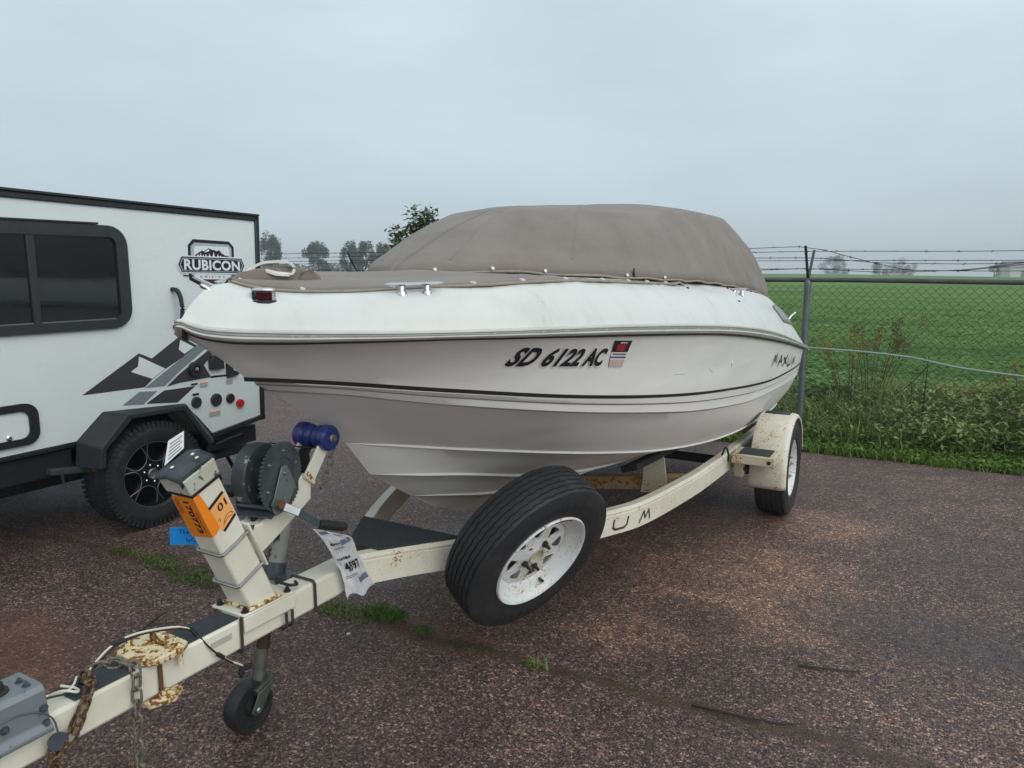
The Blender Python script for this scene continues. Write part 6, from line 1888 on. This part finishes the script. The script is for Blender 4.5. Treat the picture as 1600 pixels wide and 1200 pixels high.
# ================================================================== CANVAS COVERS (lie on the boat)
RG = [(.171, 1.562), (.262, 1.556), (.385, 1.557), (.60, 1.556), (.749, 1.568), (.943, 1.584), (1.3, 1.565), (2.45, 1.50)]
ridge = pchip([p[0] for p in RG], [p[1] for p in RG])
mb = MB(); rows = []; edge_r, edge_l = [], []
for i in range(95):
    a_ = .168 + (2.33 - .168) * (i / 94) ** 1.35
    be = float(np.interp(a_, cDE[:, 0], cDE[:, 1])); ze = float(np.interp(a_, cDE[:, 0], cDE[:, 2])); zr = float(ridge(a_)); row = []
    rag = .018 * noise.noise((a_ * 5, 1, 1)) + .010 * noise.noise((a_ * 17, 4, 1))
    be2 = be + .004 + rag * min(1, be / .3)
    for j in range(61):
        u = -1 + 2 * j / 60; au = abs(u)
        x = be2 * u
        z = ze + .012 + (zr - ze - .004) * (1 - au ** 2.2)
        fold = math.exp(-((a_ - 1.05 - .45 * (au - .75)) / .30) ** 2) * max(0, au - .5) * 2
        z += .006 * noise.noise((x * 6, a_ * 5, .5)) * (1 - au ** 6) + .018 * fold * noise.noise((x * 16 + a_ * 10, a_ * 4, 2)) * (1 - au ** 8)
        z += .0035 * math.sin(x * 9 + a_ * 14) * (1 - au ** 4) * min(1, a_ / .6)
        if au > .97: z -= .006
        if a_ > 2.12 and u > .6: z += .030 * math.sin((a_ - 2.12) / .21 * 5.2) * (a_ - 2.12) / .21 * (u - .6) / .4
        row.append((x, a_, z))
    rows.append(row); edge_r.append(row[-1]); edge_l.append(row[0])
mb.grid(rows)
bc = mb.build('bow_cover', canvas, base=(0, .7, 1.55), solid=.003, smooth=60)
tag(bc, 'low taupe canvas cover snapped over the bow of the boat', 'boat cover')
for ed in (edge_r, edge_l):
    mb = MB(); mb.tube([Vector(p) + Vector((0, 0, -.001)) for p in ed], .0050, 6); mb.build('hem', canvas_hem, bc)
for a_ in (.30, .47, .66, .86, 1.08, 1.34, 1.58, 1.80, 2.02):
    e_ = [edge_r[int(np.argmin([abs(p[1] - a_) for p in edge_r]))]][0]
    for s_ in (1, -1):
        mb = MB(); mb.lathe([(.012, 0), (.011, .004), (.005, .006), (.001, .006)], (s_ * (e_[0] - .014), e_[1], e_[2] + .005), (.25 * s_, 0, 1), 12); mb.build('snap', snap_m, bc)
# bunched fold at the stem
rows = []
for i in range(14):
    t = i / 13; rows.append([(-.03 + .10 * t + .018 * math.cos(q) + .004 * noise.noise((t * 8, q, 1)),   .255 + .055 * math.cos(q) * (1 - .4 * t) + .16 * t, 1.556 + (.036 + .014 * math.sin(t * 3)) * max(0, math.sin(q)) + .004 * noise.noise((t * 9, q * 2, 3))) for q in np.linspace(0, math.pi, 10)])
mb = MB(); mb.grid(rows); mb.build('bunched_fold', canvas, bc, solid=.003, smooth=60)

# cockpit cover: base line, upper edge, domed top
BL = [(.90, 0, 1.590), (.94, .1, 1.595), (1.02, .2, 1.600), (1.13, .3, 1.603), (1.25, .4, 1.600), (1.37, .5, 1.590), (1.52, .6, 1.583), (1.74, .665, 1.574), (2.1, .69, 1.562), (2.65, .70, 1.545), (3.30, .708, 1.508), (3.9, .708, 1.466), (4.32, .70, 1.424), (4.62, .685, 1.395), (4.78, .62, 1.39), (4.85, .45, 1.40), (4.87, .2, 1.42), (4.87, 0, 1.43)]
TL = [(1.62, 0, 1.862), (1.64, .1, 1.862), (1.68, .2, 1.862), (1.75, .3, 1.860), (1.87, .40, 1.852), (2.04, .455, 1.858), (2.25, .475, 1.870), (2.5, .49, 1.888), (2.9, .50, 1.914), (3.35, .51, 1.934), (3.75, .51, 1.938), (4.00, .49, 1.932), (4.14, .43, 1.934), (4.22, .34, 1.940), (4.26, .22, 1.945), (4.27, .1, 1.95), (4.27, 0, 1.952)]
NB = 150
cb_, ct_ = curve3(BL, NB), curve3(TL, NB)
zc = pchip([1.6, 1.85, 2.66, 3.3, 3.8, 4.1, 4.27], [1.872, 1.896, 1.962, 2.010, 2.022, 2.000, 1.965])
rows = []
for s_ in range(13):
    t = s_ / 12; r = []
    for i in range(NB):
        p = cb_[i] * (1 - t) + ct_[i] * t
        n_ = np.array([0.0, 1, 0]) if 3 < i < NB - 3 else np.array([0, 0, 0.0])
        g_ = math.sin(math.pi * t)
        rear = min(1, max(0, (cb_[i][0] - 4.0) / .6)); front = min(1, max(0, (1.5 - cb_[i][0]) / .5))
        p = p + n_ * (.030 * g_ * (1 - front) + .030 * rear * g_) + np.array([-.012 * g_ * front, 0, .012 * g_])
        if t < .25: p[1] += .010 * (1 - t / .25) * (1 if i > 2 else 0); p[2] -= .0
        w_ = noise.noise((p[0] * 3.2, p[1] * 3.2, p[2] * 3)) * .014 * g_ + noise.noise((p[0] * 2.2 + p[2] * 7, p[1] * 5, p[2] * 9)) * .007 * g_ * (1 - t) + .006 * math.sin(i * .55 + 3 * t) * (1 - t) ** 3
        w_ += .016 * rear * math.sin(i * 1.05) * (1 - t) * (.4 + t) + .010 * noise.noise((p[0] * 9, 3, t * 2)) * (1 - t) ** 2 * .8
        p[1] += w_ * (1 if i > 2 else 0); p[2] += .4 * w_
        if s_ == 0: p[2] -= .014
        r.append(p)
    rows.append(r)
for s_ in range(1, 9):
    t = s_ / 8; r = []
    for i in range(NB):
        p = ct_[i].copy(); b_ = p[1] * (1 - t); a_ = p[0] + (0 if 1 else 0)
        a_c = 1.72 + (4.24 - 1.72) * np.clip((p[0] - 1.68) / (4.27 - 1.68), 0, 1)
        a_ = p[0] * (1 - t) + a_c * t
        z = p[2] + (float(zc(a_)) - p[2]) * (1 - (1 - t) ** 1.9)
        r.append(np.array([a_, b_, z + .004 * noise.noise((a_ * 4, b_ * 4, 1))]))
    rows.append(r)
G = [[(p[1], p[0], p[2]) for p in r] for r in rows]
mb = MB(); mb.grid(G); mb.grid([[(-x, y, z) for x, y, z in r] for r in G])
cc = mb.build('cockpit_cover', canvas, base=(0, 2.8, 1.5), solid=.003, smooth=70)
tag(cc, 'tall taupe canvas cover tented over the cockpit of the boat', 'boat cover')
mb = MB(); mb.tube([Vector(p) + Vector((.004, 0, 0)) for p in G[0]], .0050, 6); mb.tube([Vector((-p[0] - .004, p[1], p[2])) for p in G[0]], .0050, 6); mb.build('hem', canvas_hem, cc)


from mathutils.bvhtree import BVHTree
_bv = BVHTree.FromPolygons([Vector(p) for r in G for p in r], [(i * NB + j, i * NB + j + 1, (i + 1) * NB + j + 1, (i + 1) * NB + j) for i in range(len(G) - 1) for j in range(NB - 1)])


def seam(p0, p1):
    """felled seam lying on the cloth along a straight plan line"""
    P = []
    for t in np.linspace(0, 1, 40):
        b_, a_ = p0[0] * (1 - t) + p1[0] * t, p0[1] * (1 - t) + p1[1] * t
        h_ = _bv.ray_cast(Vector((abs(b_), a_, 3)), Vector((0, 0, -1)))[0]
        if h_: P.append(Vector((b_, a_, h_.z + .0012)))
    for s_ in (1, -1):
        mb = MB(); mb.sweep([(s_ * p.x, p.y, p.z) for p in P], [(-.011, -.0015), (-.009, .0012), (.009, .0012), (.011, -.0015)]); mb.build('seam', canvas, cc)


ix = lambda a_: int(np.argmin(abs(cb_[:, 0] - a_)))
seam((.16, 1.06), (.02, 1.90)); seam((.50, 1.44), (.02, 2.60))
for a_ in (.98, 1.12, 1.30, 1.66, 2.06):
    j = ix(a_); p = G[0][j]
    for s_ in (1, -1):
        mb = MB(); mb.lathe([(.008, 0), (.0075, .003), (.004, .0045), (.001, .0045)], (s_ * (p[0] + .006), p[1] - .004, p[2] + .012), (.8 * s_, -.5, .3), 12); mb.build('snap', snap_m, cc)

# white strap looped over the stem
st_m = plain('white_strap', (.74, .73, .70), .6, 0, .12, 25)
pts = curve3([(-.045, .255, 1.578), (-.035, .27, 1.598), (.0, .31, 1.620), (.035, .345, 1.622), (.055, .365, 1.604), (.050, .358, 1.584), (.02, .33, 1.588), (-.005, .305, 1.596), (.025, .325, 1.582), (.05, .35, 1.580)], 50)
mb = MB(); mb.sweep([tuple(p) for p in pts], [(-.012, -.004), (.012, -.004), (.012, .004), (-.012, .004)])
o = mb.build('strap', st_m, base=(0, .30, 1.58), bevel=.001, smooth=60); tag(o, 'white webbing strap looped and knotted on the bow cover', 'strap')
